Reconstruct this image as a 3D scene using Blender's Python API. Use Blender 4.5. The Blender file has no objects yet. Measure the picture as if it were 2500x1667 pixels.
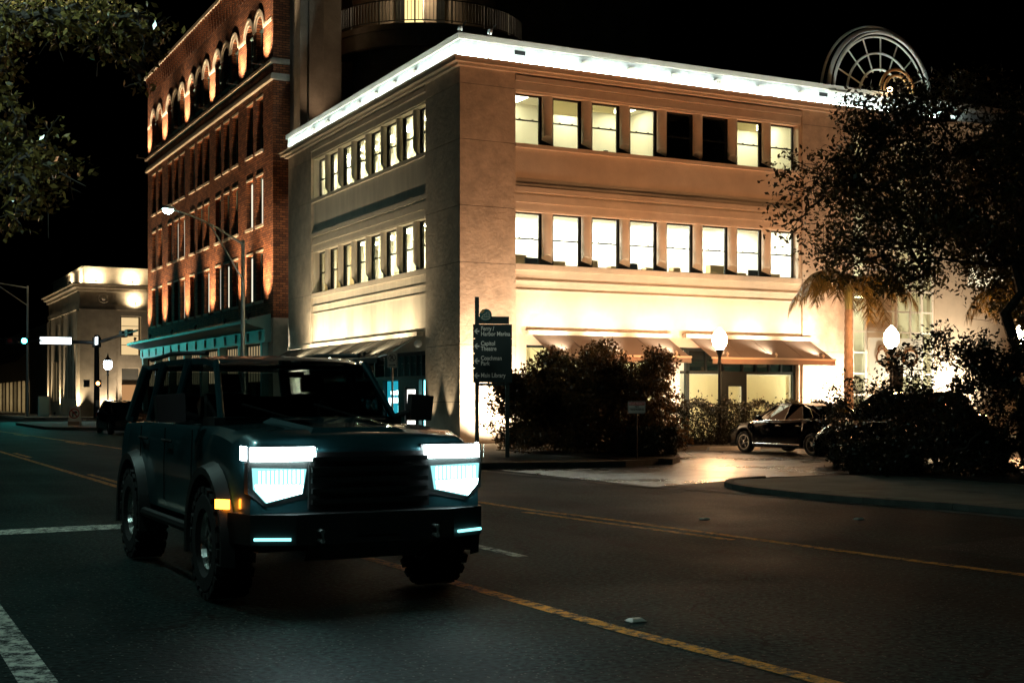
import bpy, bmesh, math, random
import numpy as np
from mathutils import Vector, Matrix

S = bpy.context.scene
COL = S.collection
PI = math.pi
R = math.radians

# ------------------------------------------------------------------ camera, world, exposure
cam_data = bpy.data.cameras.new('camera')
cam = bpy.data.objects.new('camera', cam_data)
COL.objects.link(cam)
cam.location = (-17.51, -37.78, 1.55)
cam.rotation_euler = (R(90), 0, R(-27.155))
cam_data.sensor_width = 36
cam_data.lens = 45.79
cam_data.shift_y = 0.0566
cam_data.clip_start = 0.1
cam_data.clip_end = 3000
S.camera = cam

world = bpy.data.worlds.new('World')
S.world = world
world.use_nodes = True
wn = world.node_tree
wn.nodes.clear()
w_out = wn.nodes.new('ShaderNodeOutputWorld')
w_bg = wn.nodes.new('ShaderNodeBackground')
w_sky = wn.nodes.new('ShaderNodeTexSky')
w_sky.sky_type = 'NISHITA'
w_sky.sun_disc = False
w_sky.sun_elevation = R(-6)
w_sky.sun_rotation = R(200)
w_bg.inputs['Strength'].default_value = 0.004
wn.links.new(w_sky.outputs[0], w_bg.inputs[0])
wn.links.new(w_bg.outputs[0], w_out.inputs[0])

S.view_settings.view_transform = 'Standard'
S.view_settings.look = 'None'
S.view_settings.exposure = 0.0
S.view_settings.gamma = 1.0
S.render.engine = 'CYCLES'
S.cycles.use_denoising = True
try:
    S.cycles.denoiser = 'OPENIMAGEDENOISE'
except Exception:
    pass
S.cycles.max_bounces = 6
S.cycles.diffuse_bounces = 3
S.cycles.glossy_bounces = 3
S.cycles.transparent_max_bounces = 12
S.cycles.sample_clamp_indirect = 6.0
S.cycles.caustics_reflective = False
S.cycles.caustics_refractive = False

# light colours used by the lamps of the place and by added floods
WARM = (1.0, 0.80, 0.55)
AMBER_FILL = (1.0, 0.30, 0.09)
CREAM = (1.0, 0.80, 0.50)
COOL = (0.62, 1.0, 0.93)
LEDW = (0.80, 1.0, 0.97)

# ------------------------------------------------------------------ materials
def _base(name):
    m = bpy.data.materials.new(name)
    m.use_nodes = True
    nt = m.node_tree
    return m, nt, nt.nodes['Principled BSDF']

def mat(name, col, rough=0.6, metal=0.0, var=0.0, vscale=3.0, bump=0.0, bscale=60.0, coat=0.0, spec=0.5, col2=None, streak=False):
    m, nt, b = _base(name)
    b.inputs['Base Color'].default_value = (*col, 1)
    b.inputs['Roughness'].default_value = rough
    b.inputs['Metallic'].default_value = metal
    b.inputs['Coat Weight'].default_value = coat
    b.inputs['Coat Roughness'].default_value = 0.05
    b.inputs['Specular IOR Level'].default_value = spec
    N, L = nt.nodes, nt.links
    if var or bump:
        tc = N.new('ShaderNodeTexCoord')
    if var:
        mp = N.new('ShaderNodeMapping')
        if streak:
            mp.inputs['Scale'].default_value = (1, 1, 0.12)
        nz = N.new('ShaderNodeTexNoise')
        nz.inputs['Scale'].default_value = vscale
        nz.inputs['Detail'].default_value = 8
        nz.inputs['Roughness'].default_value = 0.65
        rp = N.new('ShaderNodeValToRGB')
        c2 = col2 or tuple(max(0, c * (1 - var)) for c in col)
        rp.color_ramp.elements[0].position = 0.32
        rp.color_ramp.elements[1].position = 0.68
        rp.color_ramp.elements[0].color = (*c2, 1)
        rp.color_ramp.elements[1].color = (*[min(1, c * (1 + var * 0.4)) for c in col], 1)
        L.new(tc.outputs['Object'], mp.inputs[0])
        L.new(mp.outputs[0], nz.inputs['Vector'])
        L.new(nz.outputs['Fac'], rp.inputs[0])
        L.new(rp.outputs[0], b.inputs['Base Color'])
    if bump:
        n2 = N.new('ShaderNodeTexNoise')
        n2.inputs['Scale'].default_value = bscale
        n2.inputs['Detail'].default_value = 5
        bp = N.new('ShaderNodeBump')
        bp.inputs['Strength'].default_value = min(1.0, bump)
        bp.inputs['Distance'].default_value = 0.02
        L.new(tc.outputs['Object'], n2.inputs['Vector'])
        L.new(n2.outputs['Fac'], bp.inputs['Height'])
        L.new(bp.outputs[0], b.inputs['Normal'])
    return m

def emit(name, col, strength):
    m = bpy.data.materials.new(name)
    m.use_nodes = True
    nt = m.node_tree
    nt.nodes.clear()
    o = nt.nodes.new('ShaderNodeOutputMaterial')
    e = nt.nodes.new('ShaderNodeEmission')
    e.inputs[0].default_value = (*col, 1)
    e.inputs[1].default_value = strength
    nt.links.new(e.outputs[0], o.inputs[0])
    return m

def glass(name, tint=(1, 1, 1), refl=0.10, rough=0.02):
    m = bpy.data.materials.new(name)
    m.use_nodes = True
    nt = m.node_tree
    nt.nodes.clear()
    N, L = nt.nodes, nt.links
    o = N.new('ShaderNodeOutputMaterial')
    mx = N.new('ShaderNodeMixShader')
    lw = N.new('ShaderNodeLayerWeight')
    lw.inputs[0].default_value = 0.5
    t = N.new('ShaderNodeBsdfTransparent')
    t.inputs[0].default_value = (*tint, 1)
    g = N.new('ShaderNodeBsdfGlossy')
    g.inputs['Roughness'].default_value = rough
    pw = N.new('ShaderNodeMath'); pw.operation = 'POWER'; pw.inputs[1].default_value = 4.0
    ma = N.new('ShaderNodeMath'); ma.operation = 'MULTIPLY_ADD'; ma.inputs[1].default_value = 0.75; ma.inputs[2].default_value = refl * 0.4
    L.new(lw.outputs['Facing'], pw.inputs[0])
    L.new(pw.outputs[0], ma.inputs[0])
    L.new(ma.outputs[0], mx.inputs[0])
    L.new(t.outputs[0], mx.inputs[1])
    L.new(g.outputs[0], mx.inputs[2])
    L.new(mx.outputs[0], o.inputs[0])
    return m

def leafmat(name, c1, c2, trans=0.25, rough=0.35):
    m = bpy.data.materials.new(name)
    m.use_nodes = True
    nt = m.node_tree
    N, L = nt.nodes, nt.links
    b = N['Principled BSDF']
    o = N['Material Output']
    g = N.new('ShaderNodeNewGeometry')
    rp = N.new('ShaderNodeValToRGB')
    rp.color_ramp.elements[0].color = (*c1, 1)
    rp.color_ramp.elements[1].color = (*c2, 1)
    L.new(g.outputs['Random Per Island'], rp.inputs[0])
    L.new(rp.outputs[0], b.inputs['Base Color'])
    b.inputs['Roughness'].default_value = rough
    tr = N.new('ShaderNodeBsdfTranslucent')
    L.new(rp.outputs[0], tr.inputs[0])
    mx = N.new('ShaderNodeMixShader')
    mx.inputs[0].default_value = trans
    L.new(b.outputs[0], mx.inputs[1])
    L.new(tr.outputs[0], mx.inputs[2])
    L.new(mx.outputs[0], o.inputs[0])
    return m

def brickmat(name, ca, cb, mortar, scale=1.0):
    m, nt, b = _base(name)
    N, L = nt.nodes, nt.links
    tc = N.new('ShaderNodeTexCoord')
    sp = N.new('ShaderNodeSeparateXYZ')
    ad = N.new('ShaderNodeMath')
    cb_ = N.new('ShaderNodeCombineXYZ')
    L.new(tc.outputs['Object'], sp.inputs[0])
    L.new(sp.outputs[0], ad.inputs[0])
    L.new(sp.outputs[1], ad.inputs[1])
    L.new(ad.outputs[0], cb_.inputs[0])
    L.new(sp.outputs[2], cb_.inputs[1])
    br = N.new('ShaderNodeTexBrick')
    br.inputs['Color1'].default_value = (*ca, 1)
    br.inputs['Color2'].default_value = (*cb, 1)
    br.inputs['Mortar'].default_value = (*mortar, 1)
    br.inputs['Scale'].default_value = scale
    br.inputs['Mortar Size'].default_value = 0.014
    br.inputs['Brick Width'].default_value = 0.30
    br.inputs['Row Height'].default_value = 0.11
    br.inputs['Bias'].default_value = -0.1
    L.new(cb_.outputs[0], br.inputs['Vector'])
    nz = N.new('ShaderNodeTexNoise')
    nz.inputs['Scale'].default_value = 1.3
    nz.inputs['Detail'].default_value = 6
    L.new(tc.outputs['Object'], nz.inputs['Vector'])
    mx = N.new('ShaderNodeMix')
    mx.data_type = 'RGBA'
    mx.blend_type = 'MULTIPLY'
    mx.inputs[0].default_value = 0.5
    L.new(br.outputs['Color'], mx.inputs[6])
    rp = N.new('ShaderNodeValToRGB')
    rp.color_ramp.elements[0].position = 0.35
    rp.color_ramp.elements[1].position = 0.65
    rp.color_ramp.elements[0].color = (0.45, 0.4, 0.38, 1)
    L.new(nz.outputs['Fac'], rp.inputs[0])
    L.new(rp.outputs[0], mx.inputs[7])
    L.new(mx.outputs[2], b.inputs['Base Color'])
    bp = N.new('ShaderNodeBump')
    bp.inputs['Strength'].default_value = 1.0
    bp.inputs['Distance'].default_value = 0.06
    inv = N.new('ShaderNodeMath')
    inv.operation = 'SUBTRACT'
    inv.inputs[0].default_value = 1.0
    L.new(br.outputs['Fac'], inv.inputs[1])
    L.new(inv.outputs[0], bp.inputs['Height'])
    L.new(bp.outputs[0], b.inputs['Normal'])
    b.inputs['Roughness'].default_value = 0.85
    return m

def asphalt(name, c1, c2, rough, spark=0.35, spec=0.12):
    m, nt, b = _base(name)
    b.inputs['Specular IOR Level'].default_value = spec
    N, L = nt.nodes, nt.links
    tc = N.new('ShaderNodeTexCoord')
    n1 = N.new('ShaderNodeTexNoise')
    n1.inputs['Scale'].default_value = 0.35
    n1.inputs['Detail'].default_value = 9
    n1.inputs['Roughness'].default_value = 0.7
    n2 = N.new('ShaderNodeTexNoise')
    n2.inputs['Scale'].default_value = 22
    n2.inputs['Detail'].default_value = 6
    vo = N.new('ShaderNodeTexVoronoi')
    vo.inputs['Scale'].default_value = 30
    for t in (n1, n2, vo):
        L.new(tc.outputs['Object'], t.inputs['Vector'])
    r1 = N.new('ShaderNodeValToRGB')
    r1.color_ramp.elements[0].position = 0.3
    r1.color_ramp.elements[1].position = 0.7
    r1.color_ramp.elements[0].color = (*c1, 1)
    r1.color_ramp.elements[1].color = (*c2, 1)
    L.new(n1.outputs['Fac'], r1.inputs[0])
    # wheel-polished lanes: long streaks down the street
    sm = N.new('ShaderNodeMapping'); sm.inputs['Scale'].default_value = (0.9, 0.018, 1)
    L.new(tc.outputs['Object'], sm.inputs[0])
    sn = N.new('ShaderNodeTexNoise'); sn.inputs['Scale'].default_value = 1.1; sn.inputs['Detail'].default_value = 4
    L.new(sm.outputs[0], sn.inputs['Vector'])
    sr = N.new('ShaderNodeMapRange'); sr.inputs[1].default_value = 0.35; sr.inputs[2].default_value = 0.65; sr.inputs[3].default_value = 0.55; sr.inputs[4].default_value = 1.35
    L.new(sn.outputs['Fac'], sr.inputs[0])
    sx = N.new('ShaderNodeVectorMath'); sx.operation = 'SCALE'
    L.new(r1.outputs[0], sx.inputs[0]); L.new(sr.outputs[0], sx.inputs['Scale'])
    mx = N.new('ShaderNodeMix')
    mx.data_type = 'RGBA'
    mx.blend_type = 'OVERLAY'
    mx.inputs[0].default_value = 0.95
    L.new(sx.outputs[0], mx.inputs[6])
    n2r = N.new('ShaderNodeMapRange'); n2r.inputs[1].default_value = 0.36; n2r.inputs[2].default_value = 0.64
    L.new(n2.outputs['Fac'], n2r.inputs[0])
    L.new(n2r.outputs[0], mx.inputs[7])
    # pale chips of stone in the binder
    lt = N.new('ShaderNodeMath')
    lt.operation = 'LESS_THAN'
    lt.inputs[1].default_value = 0.22
    L.new(vo.outputs['Distance'], lt.inputs[0])
    ml = N.new('ShaderNodeMath')
    ml.operation = 'MULTIPLY'
    sc = N.new('ShaderNodeSeparateColor')
    L.new(vo.outputs['Color'], sc.inputs[0])
    gt = N.new('ShaderNodeMath')
    gt.operation = 'GREATER_THAN'
    gt.inputs[1].default_value = 0.72
    L.new(sc.outputs[0], gt.inputs[0])
    L.new(lt.outputs[0], ml.inputs[0])
    L.new(gt.outputs[0], ml.inputs[1])
    mc = N.new('ShaderNodeMix')
    mc.data_type = 'RGBA'
    L.new(ml.outputs[0], mc.inputs[0])
    L.new(mx.outputs[2], mc.inputs[6])
    mc.inputs[7].default_value = (spark, spark, spark * 0.9, 1)
    # hairline cracks and dark tar seams
    cv = N.new('ShaderNodeTexVoronoi')
    cv.feature = 'DISTANCE_TO_EDGE'
    cv.inputs['Scale'].default_value = 0.22
    wv = N.new('ShaderNodeMix'); wv.data_type = 'RGBA'; wv.inputs[0].default_value = 0.12
    L.new(tc.outputs['Object'], wv.inputs[6]); 
    nw = N.new('ShaderNodeTexNoise'); nw.inputs['Scale'].default_value = 1.2; nw.inputs['Detail'].default_value = 6
    L.new(tc.outputs['Object'], nw.inputs['Vector']); L.new(nw.outputs['Color'], wv.inputs[7])
    vm = N.new('ShaderNodeVectorMath'); vm.operation = 'MULTIPLY_ADD'; vm.inputs[1].default_value = (2.2, 2.2, 0)
    L.new(nw.outputs['Color'], vm.inputs[0]); L.new(tc.outputs['Object'], vm.inputs[2])
    L.new(vm.outputs[0], cv.inputs['Vector'])
    cr = N.new('ShaderNodeMath'); cr.operation = 'LESS_THAN'; cr.inputs[1].default_value = 0.0045
    L.new(cv.outputs['Distance'], cr.inputs[0])
    mk = N.new('ShaderNodeMix'); mk.data_type = 'RGBA'
    L.new(cr.outputs[0], mk.inputs[0]); L.new(mc.outputs[2], mk.inputs[6]); mk.inputs[7].default_value = (0.006, 0.006, 0.006, 1)
    L.new(mk.outputs[2], b.inputs['Base Color'])
    rr = N.new('ShaderNodeMapRange')
    rr.inputs[1].default_value = 0.35
    rr.inputs[2].default_value = 0.65
    rr.inputs[3].default_value = rough - 0.1
    rr.inputs[4].default_value = rough + 0.12
    L.new(n1.outputs['Fac'], rr.inputs[0])
    L.new(rr.outputs[0], b.inputs['Roughness'])
    bp = N.new('ShaderNodeBump')
    bp.inputs['Strength'].default_value = 0.7
    bp.inputs['Distance'].default_value = 0.012
    L.new(n2.outputs['Fac'], bp.inputs['Height'])
    L.new(bp.outputs[0], b.inputs['Normal'])
    return m

def paintmat(name, col, worn):
    """road paint, worn through in flecks"""
    m = asphalt(name, (0.03, 0.03, 0.03), (0.05, 0.05, 0.05), 0.7)
    nt = m.node_tree
    N, L = nt.nodes, nt.links
    b = N['Principled BSDF']
    old = b.inputs['Base Color'].links[0].from_socket
    tc = N.new('ShaderNodeTexCoord')
    nz = N.new('ShaderNodeTexNoise')
    nz.inputs['Scale'].default_value = 9
    nz.inputs['Detail'].default_value = 10
    nz.inputs['Roughness'].default_value = 0.8
    L.new(tc.outputs['Object'], nz.inputs['Vector'])
    rp = N.new('ShaderNodeValToRGB')
    rp.color_ramp.elements[0].position = worn
    rp.color_ramp.elements[1].position = worn + 0.10
    L.new(nz.outputs['Fac'], rp.inputs[0])
    mx = N.new('ShaderNodeMix')
    mx.data_type = 'RGBA'
    L.new(rp.outputs[0], mx.inputs[0])
    L.new(old, mx.inputs[6])
    mx.inputs[7].default_value = (*col, 1)
    L.new(mx.outputs[2], b.inputs['Base Color'])
    return m

def curtain_mat(name, col, t=0.6):
    m = bpy.data.materials.new(name)
    m.use_nodes = True
    nt = m.node_tree
    nt.nodes.clear()
    N, L = nt.nodes, nt.links
    o = N.new('ShaderNodeOutputMaterial')
    a = N.new('ShaderNodeBsdfDiffuse')
    a.inputs[0].default_value = (*col, 1)
    b = N.new('ShaderNodeBsdfTranslucent')
    b.inputs[0].default_value = (*col, 1)
    mx = N.new('ShaderNodeMixShader')
    mx.inputs[0].default_value = t
    L.new(a.outputs[0], mx.inputs[1])
    L.new(b.outputs[0], mx.inputs[2])
    L.new(mx.outputs[0], o.inputs[0])
    return m

M = {}
M['stucco'] = mat('stucco', (0.60, 0.52, 0.42), 0.85, var=0.14, vscale=1.2, bump=0.35, bscale=22)
M['stucco_streak'] = mat('stucco_streak', (0.58, 0.52, 0.43), 0.85, var=0.22, vscale=2.5, bump=0.3, bscale=25, streak=True)
M['stucco_block'] = mat('stucco_block', (0.62, 0.53, 0.43), 0.85, var=0.28, vscale=2.2, bump=1.0, bscale=7)
M['trim'] = mat('trim', (0.62, 0.54, 0.44), 0.7, var=0.12, vscale=2, bump=0.15, bscale=40)
M['frieze'] = mat('frieze', (0.74, 0.74, 0.70), 0.7, var=0.25, vscale=3, bump=.2)
M['dark_frame'] = mat('dark_frame', (0.012, 0.016, 0.016), 0.4)
M['bronze_frame'] = mat('bronze_frame', (0.03, 0.04, 0.04), 0.35, metal=0.6)
M['glass'] = glass('clear_glass', (0.95, 1, 0.98), 0.12)
M['dark_glass'] = glass('dark_glass', (0.10, 0.14, 0.14), 0.2)
M['room'] = mat('room_wall', (0.82, 0.77, 0.66), 0.9)
M['room_dark'] = mat('room_dark', (0.05, 0.05, 0.045), 0.9)
M['metal_dark'] = mat('metal_dark', (0.018, 0.022, 0.022), 0.45, metal=0.3, var=0.3, vscale=8)
M['metal_grey'] = mat('metal_grey', (0.32, 0.34, 0.33), 0.45, metal=0.7, var=0.2, vscale=5)
M['white_paint'] = mat('white_paint', (0.78, 0.78, 0.74), 0.5, var=0.1, vscale=4)
M['concrete'] = mat('concrete', (0.30, 0.29, 0.26), 0.85, var=0.35, vscale=2.2, bump=0.4, bscale=45)
M['slab'] = mat('slab', (0.17, 0.20, 0.17), 0.85, var=0.4, vscale=1.4, bump=0.4, bscale=60)
M['kerb'] = mat('kerb', (0.11, 0.12, 0.105), 0.85, var=0.4, vscale=3, bump=0.5, bscale=50)
M['soil'] = mat('soil', (0.022, 0.018, 0.012), 0.95, var=0.5, vscale=5, bump=0.9, bscale=30)
M['bark'] = mat('bark', (0.06, 0.045, 0.035), 0.9, var=0.5, vscale=9, bump=0.9, bscale=25)
M['palm_bark'] = mat('palm_bark', (0.22, 0.15, 0.10), 0.85, var=0.4, vscale=6, bump=0.7, bscale=20)
M['road'] = asphalt('road_asphalt', (0.006, 0.014, 0.013), (0.016, 0.032, 0.030), 0.70, 0.13, 0.05)
M['lot'] = asphalt('lot_asphalt', (0.012, 0.011, 0.010), (0.028, 0.025, 0.021), 0.30, 0.08, 0.55)
M['yellow'] = paintmat('yellow_paint', (0.85, 0.34, 0.05), 0.44)
M['white_line'] = paintmat('white_line_paint', (0.75, 0.76, 0.66), 0.45)
M['brick'] = brickmat('red_brick', (0.46, 0.16, 0.06), (0.15, 0.045, 0.022), (0.05, 0.03, 0.02))
M['stone'] = mat('pale_stone', (0.62, 0.55, 0.45), 0.8, var=0.2, vscale=3, bump=0.3, bscale=30)
M['bank_stone'] = mat('bank_stone', (0.46, 0.39, 0.30), 0.85, var=0.25, vscale=1.5, bump=0.3, bscale=12)
M['tower'] = mat('tower_concrete', (0.32, 0.28, 0.22), 0.9, var=0.35, vscale=0.9, bump=0.5, bscale=9)
M['awning_tan'] = curtain_mat('awning_tan', (0.26, 0.21, 0.18), 0.10)
M['awning_dark'] = mat('awning_dark', (0.05, 0.05, 0.042), 0.8, var=0.3, vscale=4)
M['leaf_oak'] = leafmat('leaf_oak', (0.022, 0.026, 0.010), (0.075, 0.065, 0.022), 0.32)
M['leaf_near'] = leafmat('leaf_near', (0.06, 0.05, 0.016), (0.32, 0.23, 0.07), 0.25, .22)
M['leaf_bush'] = leafmat('leaf_bush', (0.035, 0.026, 0.010), (0.14, 0.075, 0.024), 0.42)
M['leaf_hedge'] = leafmat('leaf_hedge', (0.012, 0.014, 0.006), (0.034, 0.030, 0.012), 0.2)
M['palm_leaf'] = leafmat('palm_leaf', (0.07, 0.055, 0.012), (0.17, 0.11, 0.02), 0.45)
M['black_paint'] = mat('black_car_paint', (0.003, 0.0035, 0.004), 0.09, coat=0.0, spec=0.35)
M['truck_paint'] = mat('truck_paint', (0.025, 0.10, 0.115), 0.28, metal=0.4, coat=1.0)
M['rubber'] = mat('rubber', (0.010, 0.010, 0.010), 0.75, bump=0.2, bscale=60)
M['plastic'] = mat('black_plastic', (0.012, 0.013, 0.013), 0.5)
M['chrome'] = mat('chrome', (0.75, 0.75, 0.74), 0.12, metal=1.0)
M['alloy'] = mat('alloy', (0.60, 0.60, 0.58), 0.25, metal=1.0)
M['car_glass'] = mat('car_glass', (0.004, 0.005, 0.006), 0.03, coat=1.0)
M['tail_red'] = mat('tail_red', (0.35, 0.01, 0.01), 0.1, coat=1.0)
M['sign_green'] = mat('sign_green', (0.004, 0.020, 0.020), 0.5)
M['sign_post_green'] = mat('sign_post_green', (0.008, 0.022, 0.018), 0.5)
M['sign_white'] = mat('sign_white', (0.86, 0.86, 0.78), 0.5)
M['sign_panel'] = mat('sign_panel', (0.55, 0.53, 0.46), 0.5)
M['sign_black'] = mat('sign_black', (0.01, 0.01, 0.01), 0.5)
M['sign_red'] = mat('sign_red', (0.45, 0.03, 0.02), 0.5)
M['roof'] = mat('roof_felt', (0.03, 0.03, 0.028), 0.95)
M['globe'] = emit('globe_lit', (1.0, 0.50, 0.22), 260.0)
M['globe_far'] = emit('globe_far_lit', (0.85, 0.95, 1.0), 40.0)
M['led_strip'] = emit('led_strip_lit', LEDW, 90.0)
M['panel_shop'] = emit('ceiling_panel_shop', (1.0, 0.88, 0.66), 13.0)
M['panel3'] = emit('ceiling_panel_lit', (1.0, 0.90, 0.60), 19.0)
M['panel2'] = emit('ceiling_panel_bright', (1.0, 0.95, 0.82), 75.0)
M['panelL'] = emit('ceiling_panel_street', (1.0, 0.90, 0.66), 130.0)
M['cobra_lit'] = emit('street_lamp_lit', (0.60, 1.0, 0.92), 160.0)

# ------------------------------------------------------------------ mesh builder
OFF = {}

def tag(o, label=None, cat=None, group=None, kind=None):
    if label: o['label'] = label
    if cat: o['category'] = cat
    if group: o['group'] = group
    if kind: o['kind'] = kind
    return o

def thing(name, label, cat, loc=(0, 0, 0), group=None, rotz=0.0, local=False):
    o = bpy.data.objects.new(name, None)
    COL.objects.link(o)
    o.empty_display_size = 0.3
    o.location = loc
    o.rotation_euler = (0, 0, rotz)
    OFF[o] = Vector((0, 0, 0)) if local else Vector(loc)
    return tag(o, label, cat, group)

class MB:
    def __init__(s):
        s.v = []; s.f = []; s.mi = []; s.cur = 0
    def m(s, i):
        s.cur = i
        return s
    def add(s, verts, faces):
        n = len(s.v)
        s.v.extend([tuple(p) for p in verts])
        for f in faces:
            s.f.append(tuple(n + i for i in f))
            s.mi.append(s.cur)
        return s
    def box(s, x0, x1, y0, y1, z0, z1):
        if x0 > x1: x0, x1 = x1, x0
        if y0 > y1: y0, y1 = y1, y0
        if z0 > z1: z0, z1 = z1, z0
        return s.add([(x0, y0, z0), (x1, y0, z0), (x1, y1, z0), (x0, y1, z0), (x0, y0, z1), (x1, y0, z1), (x1, y1, z1), (x0, y1, z1)],
                     [(0, 3, 2, 1), (4, 5, 6, 7), (0, 1, 5, 4), (1, 2, 6, 5), (2, 3, 7, 6), (3, 0, 4, 7)])
    def quad(s, a, b, c, d):
        return s.add([a, b, c, d], [(0, 1, 2, 3)])
    def poly(s, pts):
        return s.add(pts, [tuple(range(len(pts)))])
    def prism(s, pts, vec):
        """polygon of 3-D points extruded by vec"""
        n = len(pts)
        vec = Vector(vec)
        top = [tuple(Vector(p) + vec) for p in pts]
        fs = [tuple(range(n))[::-1], tuple(range(n, 2 * n))]
        fs += [(i, (i + 1) % n, n + (i + 1) % n, n + i) for i in range(n)]
        return s.add(list(pts) + top, fs)
    def path(s, pts, rad, n=8, caps=True):
        pts = [Vector(p) for p in pts]
        if not isinstance(rad, (list, tuple)): rad = [rad] * len(pts)
        vs = []; fs = []
        up = None
        for i, p in enumerate(pts):
            d = (pts[min(i + 1, len(pts) - 1)] - pts[max(i - 1, 0)])
            if d.length < 1e-9: d = Vector((0, 0, 1))
            d.normalize()
            if up is None:
                up = Vector((0, 0, 1)) if abs(d.z) < 0.95 else Vector((1, 0, 0))
            a = d.cross(up)
            if a.length < 1e-5: a = d.cross(Vector((1, 0.3, 0)))
            a.normalize()
            b = a.cross(d).normalized()
            up = b
            for k in range(n):
                t = 2 * PI * k / n
                vs.append(tuple(p + (a * math.cos(t) + b * math.sin(t)) * rad[i]))
        for i in range(len(pts) - 1):
            for k in range(n):
                fs.append((i * n + k, i * n + (k + 1) % n, (i + 1) * n + (k + 1) % n, (i + 1) * n + k))
        if caps:
            fs.append(tuple(range(n))[::-1])
            fs.append(tuple(range((len(pts) - 1) * n, len(pts) * n)))
        return s.add(vs, fs)
    def tube(s, p0, p1, r0, r1=None, n=10):
        return s.path([p0, p1], [r0, r0 if r1 is None else r1], n)
    def lathe(s, prof, c=(0, 0, 0), n=16, axis='z', caps=True):
        vs = []; fs = []
        for r, h in prof:
            for k in range(n):
                t = 2 * PI * k / n
                a, b = r * math.cos(t), r * math.sin(t)
                p = (a, b, h) if axis == 'z' else ((h, a, b) if axis == 'x' else (a, h, b))
                vs.append((p[0] + c[0], p[1] + c[1], p[2] + c[2]))
        for i in range(len(prof) - 1):
            for k in range(n):
                fs.append((i * n + k, i * n + (k + 1) % n, (i + 1) * n + (k + 1) % n, (i + 1) * n + k))
        if caps:
            fs.append(tuple(range(n))[::-1])
            fs.append(tuple(range((len(prof) - 1) * n, len(prof) * n)))
        return s.add(vs, fs)
    def mesh(s, name, mats, off=(0, 0, 0), smooth=False):
        me = bpy.data.meshes.new(name)
        off = Vector(off)
        me.from_pydata([tuple(Vector(p) - off) for p in s.v], [], s.f)
        if not isinstance(mats, (list, tuple)): mats = [mats]
        for m_ in mats: me.materials.append(M[m_] if isinstance(m_, str) else m_)
        if len(mats) > 1: me.polygons.foreach_set('material_index', s.mi)
        bm = bmesh.new()
        bm.from_mesh(me)
        bmesh.ops.recalc_face_normals(bm, faces=bm.faces)
        bm.to_mesh(me)
        bm.free()
        if smooth:
            me.polygons.foreach_set('use_smooth', [True] * len(me.polygons))
            me.update()
            try:
                me.set_sharp_from_angle(angle=R(35))
            except Exception:
                pass
        return me
    def build(s, name, mats, parent=None, smooth=False, loc=None):
        off = OFF.get(parent, Vector((0, 0, 0))) if parent is not None else Vector((0, 0, 0))
        if loc is not None and parent is None: off = Vector(loc)
        me = s.mesh(name, mats, off, smooth)
        o = bpy.data.objects.new(name, me)
        COL.objects.link(o)
        if parent is not None:
            o.parent = parent
            OFF[o] = off
        elif loc is not None:
            o.location = loc
        return o

def inst(name, me, parent, loc, rot=(0, 0, 0)):
    """another object on the same mesh, placed in world metres under a thing"""
    o = bpy.data.objects.new(name, me)
    COL.objects.link(o)
    o.parent = parent
    o.location = Vector(loc) - OFF.get(parent, Vector((0, 0, 0)))
    o.rotation_euler = rot
    OFF[o] = Vector((0, 0, 0))
    return o

def sub(name, me, parent):
    o = bpy.data.objects.new(name, me)
    COL.objects.link(o)
    o.parent = parent
    OFF[o] = OFF.get(parent, Vector((0, 0, 0)))
    return o

def copy_tree(o, parent=None):
    c = o.copy()
    COL.objects.link(c)
    c.parent = parent
    for ch in o.children: copy_tree(ch, c)
    return c

def text_mesh(body, size, m, xs=1.0, ext=0.004, align='LEFT', bold=0.0):
    cu = bpy.data.curves.new('lettering', 'FONT')
    cu.body = body
    cu.size = size
    cu.extrude = ext
    cu.offset = bold
    cu.align_x = align
    cu.space_line = 0.86
    ob = bpy.data.objects.new('lettering', cu)
    COL.objects.link(ob)
    dg = bpy.context.evaluated_depsgraph_get()
    me = bpy.data.meshes.new_from_object(ob.evaluated_get(dg))
    bpy.data.objects.remove(ob)
    bpy.data.curves.remove(cu)
    me.transform(Matrix.Diagonal((xs, 1, 1, 1)))
    me.materials.clear()
    me.materials.append(M[m])
    return me

def spot(name, loc, target, energy, col, angle=70, blend=0.6, size=0.08, parent=None):
    l = bpy.data.lights.new(name, 'SPOT')
    l.energy = energy
    l.color = col
    l.spot_size = R(angle)
    l.spot_blend = blend
    l.shadow_soft_size = size
    o = bpy.data.objects.new(name, l)
    COL.objects.link(o)
    d = Vector(target) - Vector(loc)
    o.rotation_euler = d.to_track_quat('-Z', 'Y').to_euler()
    if parent is not None:
        o.parent = parent
        o.location = Vector(loc) - OFF.get(parent, Vector((0, 0, 0)))
    else:
        o.location = loc
    return o

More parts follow.
